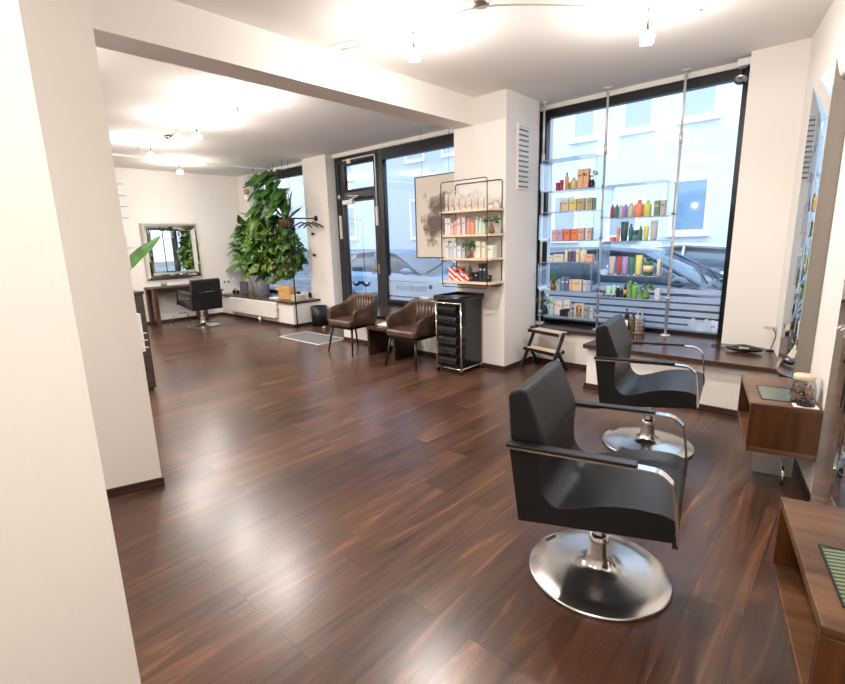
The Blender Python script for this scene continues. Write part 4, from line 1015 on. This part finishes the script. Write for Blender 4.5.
t = thing('photo_card', 'small portrait card of a long haired person on the bottom left shelf', 'card', (LXb(388), 5.07, .601), 0)
link('card', MB().box(-.055, .055, -.008, .008, 0, .16), col(.62, .50, .36), t, bev=.001, seg=1)
link('hair', MB().cyl((0, -.009, .105), (0, -.0085, .105), .032, 20).box(-.032, .032, -.0095, -.0085, .045, .105), col(.16, .08, .04), t)
link('face', MB().cyl((0, -.0105, .108), (0, -.0095, .108), .017, 16).box(-.008, .008, -.0105, -.0095, .06, .1), col(.70, .45, .33), t)
link('shirt', MB().box(-.035, .035, -.0115, -.0095, .008, .06), col(.20, .20, .12), t)
row([('bottle', (.30, .01, .04), 147, 184, .135, 'burgundy bottle'), ('bottle', (.01, .16, .14), 187, 224, .135, 'dark teal bottle'), ('bottle', (.55, .56, .60), 226, 260, .13, 'grey bottle'), ('bottle', (.25, .16, .52), 263, 300, .135, 'purple bottle'), ('bottle', (.55, .52, .46), 303, 358, .14, 'taupe bottle'),
     ('bottle', (.88, .22, .12), 362, 436, .165, 'big coral bottle'), ('bottle', (.62, .68, .12), 438, 503, .155, 'big lime bottle')], RXa, 1.661, 'in the upper right tray')
row([('box', (.10, .22, .12), 527, 572, .145, 'green box with orange lower half', None, (.75, .38, .14)), ('box', (.50, .44, .40), 578, 618, .145, 'taupe box at the right end')], RXa, 1.661, 'in the upper right tray')
row([('jar', (.78, .16, .08), 155, 212, .04, 'flat red orange jar'), ('box', (.88, .26, .14), 218, 242, .13, 'tall orange box'), ('tube', (.01, .07, .06), 248, 318, .19, 'big dark green tube'), ('bottle', (.01, .10, .09), 322, 360, .165, 'dark teal bottle'), ('jar', (.01, .16, .13), 362, 404, .105, 'teal jar'), ('bottle', (.01, .11, .10), 406, 442, .14, 'second dark teal bottle'),
     ('tube', (.55, .62, .08), 446, 496, .14, 'lime tube'), ('tube', (.46, .47, .54), 503, 568, .19, 'tall grey tube')], RXa, 1.4305, 'on top of the lower right tray')
row([('tube', (.55, .56, .60), 108, 164, .185, 'silver grey tube'), ('tube', (.50, .03, .04), 172, 213, .185, 'red tube'), ('tube', (.40, .28, .66), 217, 266, .185, 'lilac tube'), ('tube', (.01, .16, .13), 270, 316, .18, 'teal tube'), ('tube', (.72, .74, .22), 322, 378, .20, 'pale lime tube'), ('bottle', (.01, .12, .06), 384, 460, .175, 'dark green bottle with cream label', (.01, .1, .05), (.82, .66, .42)), ('tube', (.72, .70, .52), 484, 514, .16, 'cream tube')], RXb, 1.086, 'in the lower right tray')
row([('jar', (.12, .09, .07), 68, 93, .065, 'tiny brown jar'), ('tube', (.45, .78, .66), 96, 142, .115, 'mint tube with black cap, left of two', BLK), ('tube', (.48, .80, .68), 145, 180, .125, 'mint tube with black cap, right of two', BLK), ('bottle', BLK, 182, 214, .12, 'black bottle with white cap', WHT), ('bottle', (.02, .02, .02), 216, 240, .10, 'short black bottle'), ('bottle', BLK, 243, 270, .145, 'black bottle with amber label', BLK, (.7, .4, .05)),
     ('box', (.12, .34, .06), 280, 306, .17, 'tall green box'), ('bottle', (.16, .50, .06), 310, 355, .16, 'bright green bottle'), ('box', (.14, .40, .08), 366, 398, .09, 'low green box')], RXb, .85, 'on the bottom right shelf')
small_plant('potted_plant', 'round green glass pot with a succulent on the bottom right shelf', RXb(428), 5.09, .85, .17, 'heart', P('green glass', (.12, .26, .05), .1), 40)
row([('box', (.70, .72, .82), 488, 524, .055, 'small white box, lower')], RXb, .85, 'on the bottom right shelf')
product('box', (.74, .76, .86), RXb(506), 5.12, .907, .045, .05, 'small white box stacked on the other at the right shelf end', None)

# wire basket with bottles on the sill
t = thing('wire_basket', 'wire basket of bottles on the dark window sill', 'basket', (-1.77, 5.27, .456))
bw = MB()
for z in (.004, .04, .08, .12, .155): bw.tube([(-.10, -.07, z), (.10, -.07, z), (.10, .07, z), (-.10, .07, z)], 0.0042, 5, closed=True)
for k in range(7):
    x = -.10 + k * .0333
    for y in (-.07, .07): bw.tube([(x, y, .004), (x, y, .155)], .0022, 5)
for k in range(1, 4):
    y = -.07 + k * .035
    for x in (-.1, .1): bw.tube([(x, y, .004), (x, y, .155)], .0022, 5)
link('wires', bw, P('bronze wire', (.20, .14, .09), .4, .6), t)
link('basket_floor', MB().box(-.098, .098, -.068, .068, 0, .004), 'kraft', t)
for k, c, x, y, w_, h, lb, cp in [('pump', BLK, -.065, -.02, .05, .25, 'black pump bottle at the left of the wire basket', BLK), ('bottle', (.03, .02, .02), -.010, .02, .05, .20, 'black bottle in the middle of the wire basket', BLK), ('bottle', (.25, .12, .05), .0, -.04, .035, .16, 'small brown bottle at the front of the wire basket', (.5, .4, .3)),
                              ('bottle', (.78, .74, .74), .045, -.01, .04, .24, 'white bottle in the wire basket, left of the white pair', WHT), ('bottle', (.80, .78, .80), .075, .03, .035, .21, 'white bottle in the wire basket, right of the white pair', WHT)]:
    product(k, c, -1.77 + x, 5.27 + y, .462, w_, h, lb, 'bottles in the wire basket', cap=cp)
product('bottle', (.85, .25, .20), -1.90, 5.16, .456, .045, .20, 'coral bottle beside the wire basket, behind the second chair', None)
tag(link('leaflet', MB().box(-.04, .04, -.003, .003, 0, .15, Matrix.Rotation(-.15, 4, 'X')), 'paper', loc=(-1.83, 5.14, .457)), 'white leaflet leaning against the wire basket', 'leaflet')

# phone, cable, small lamp on the right of the sill
t = thing('clipper_station', 'black glossy oval charging device with a cable on the window sill', 'device', (-.70, 4.93, .456), .1)
link('body', MB().sphere((0, 0, .030), .14, 24, .21), 'blackplastic', t).scale = (1, .5, 1)
link('handset', MB().tube(smooth_curve([(-.08, 0, .035), (0, 0, .046), (.08, -.01, .033)], 5), .022, 10), 'blackplastic', t)
link('display', MB().box(-.035, .035, -.062, -.03, .038, .05), col(.7, .62, .52), t)
link('cable', MB().tube(smooth_curve([(-.12, .02, .02), (-.18, .06, .006), (-.26, .12, .006), (-.22, .22, .006)], 5), .004, 6), 'rubber', t)
t = thing('desk_lamp', 'small silver topped stem light at the corner by the tall mirror', 'lamp', (-.535, 5.10, .456))
link('stem', MB().tube(smooth_curve([(0, 0, 0), (.02, 0, .08), (.03, 0, .15), (0, 0, .20)], 5), .004, 6), 'blackmetal', t)
link('base', MB().cyl((0, 0, 0), (0, 0, .008), .03, 16), 'blackmetal', t)
link('head', MB().sphere((-.02, 0, .205), .05, 16, .22), 'brushed', t)
t = thing('tray_dish', 'black oval dish on a white sheet beside the candy jar', 'dish', wp(2.022, .085, .5515), WA)
link('sheet', MB().box(-.032, .032, -.055, .055, 0, .004), 'paper', t)
link('dish', MB().tube([(.022 * math.cos(a * PI / 8), .036 * math.sin(a * PI / 8), .010) for a in range(16)], .006, 8, closed=True), 'blackplastic', t)

# ------------------------------------------------------------------ ceiling lights
def lamp(name, loc, power, parent, r=.06, colr=(1, .94, .88)):
    l = bpy.data.lights.new(name, 'POINT'); l.energy = power; l.color = colr; l.shadow_soft_size = r
    o = bpy.data.objects.new(name, l); C.objects.link(o); o.location = loc; o.parent = parent; return o
def spot(x, y, L, label, power, tilt=.5):
    t = thing('spotlight', label, 'ceiling light', (x, y, 2.93), tilt, 'small halogen spotlights on the ceiling rails')
    link('stem', MB().cyl((0, 0, 0), (0, 0, -L), .007, 8), 'brushed', t)
    link('holder', MB().cyl((0, 0, -L), (0, 0, -L - .03), .022, 12), 'brushed', t)
    link('glass_shade', MB().box(-.038, .038, -.038, .038, -L - .082, -L - .03), 'bulb', t, bev=.008)
    lamp('lamp', (0, 0, -L - .15), power * .68, t, .06)
    l = bpy.data.lights.new('beam', 'SPOT'); l.energy = power * 2.7; l.color = (1, .94, .88); l.spot_size = 2.75; l.spot_blend = 1; l.shadow_soft_size = .05
    o = bpy.data.objects.new('beam', l); C.objects.link(o); o.location = (0, 0, -L - .10); o.parent = t
    return t
def rail(label, pts, can, loc):
    t = thing('light_rail', label, 'light rail', loc)
    link('rail', MB().tube(smooth_curve([(x - loc[0], y - loc[1], z - loc[2]) for x, y, z in pts], 6), .006, 8), 'steelpole', t)
    link('canopy', MB().lathe([(0, .04), (.055, .04), (.06, .02), (.05, 0), (0, -.005)][::-1], 24, Matrix.Translation((can[0] - loc[0], can[1] - loc[1], can[2] - loc[2]))), 'brushed', t)
    return t
rail('thin curved light rail on the ceiling of the front room', [(-3.15, 2.60, 2.93), (-2.55, 2.76, 2.93), (-2.0, 2.80, 2.93), (-1.5, 3.3, 2.93), (-1.24, 3.60, 2.93), (-1.0, 3.9, 2.93)], (-2.0, 2.80, 2.935), (-2.0, 2.80, 2.95))
rail('thin curved light rail on the ceiling of the rear room beyond the beam', [(-4.4, 2.5, 2.93), (-4.92, 2.66, 2.93), (-5.7, 2.78, 2.93), (-6.4, 2.74, 2.93), (-7.26, 2.86, 2.93), (-7.7, 2.77, 2.93), (-8.4, 2.9, 2.93), (-9.1, 3.70, 2.93)], (-7.26, 2.86, 2.935), (-7.26, 2.86, 2.95))
PW = .82
spot(-2.55, 2.76, .10, 'ceiling spotlight nearest the beam in the front room', 34 * PW)
spot(-1.24, 3.60, .13, 'ceiling spotlight above the window end of the front room', 30 * PW)
spot(-4.92, 2.66, .10, 'ceiling spotlight just beyond the beam, first in the rear room', 34 * PW)
spot(-6.10, 2.74, .10, 'second ceiling spotlight beyond the beam', 34 * PW)
spot(-7.70, 2.77, .10, 'third ceiling spotlight beyond the beam, past the round canopy', 34 * PW)
spot(-9.12, 3.72, .10, 'ceiling spotlight closest to the far end wall', 26 * PW)
spot(-.5, .7, .10, 'added unseen fill spotlight above the camera end of the front room', 20 * PW)  # first of the fill spots added out of view for more even light
spot(-2.9, -.9, .10, 'added unseen fill spotlight at the back of the front room', 30 * PW)
spot(-6.0, -.6, .10, 'added unseen fill spotlight at the back of the rear room', 34 * PW)
spot(-.6, -1.2, .10, 'added unseen fill spotlight in the back corner behind the camera', 24 * PW)
spot(-4.6, .6, .10, 'added unseen fill spotlight between pillar and cabinet in the rear room', 36 * PW)
spot(-8.3, .4, .10, 'added unseen fill spotlight over the middle of the rear room', 36 * PW)  # last of the added fill spots out of view
t = thing('window_spot', 'small round chrome spotlight hanging at the top corner of the big window', 'light', (-.985, 5.33, 2.90))
link('box', MB().box(-.055, .05, -.05, .05, .0, .06), 'white', t, bev=.004)
link('arm', MB().tube([(.02, 0, 0), (.03, -.01, -.05), (.0, -.02, -.08)], .01), 'darkmetal', t)
link('head', MB().lathe([(0, -.02), (.025, -.02), (.05, .008), (.05, .016), (0, .012)], 24, Matrix.Translation((-.02, -.03, -.10)) @ Matrix.Rotation(2.5, 4, 'X')), 'brushed', t)

# ------------------------------------------------------------------ sky
wd = bpy.data.worlds.new('overcast sky'); S.world = wd; wd.use_nodes = True
nt = wd.node_tree; bg = nt.nodes['Background']
bg.inputs[0].default_value = (.70, .83, 1.0, 1); bg.inputs[1].default_value = 2.15

S.view_settings.view_transform = 'Standard'; S.view_settings.look = 'None'; S.view_settings.gamma = 1; S.view_settings.exposure = .74
S.view_settings.use_curve_mapping = False
S.cycles.max_bounces = 8; S.cycles.transparent_max_bounces = 24; S.cycles.caustics_reflective = False; S.cycles.caustics_refractive = False
S.cycles.sample_clamp_indirect = 6
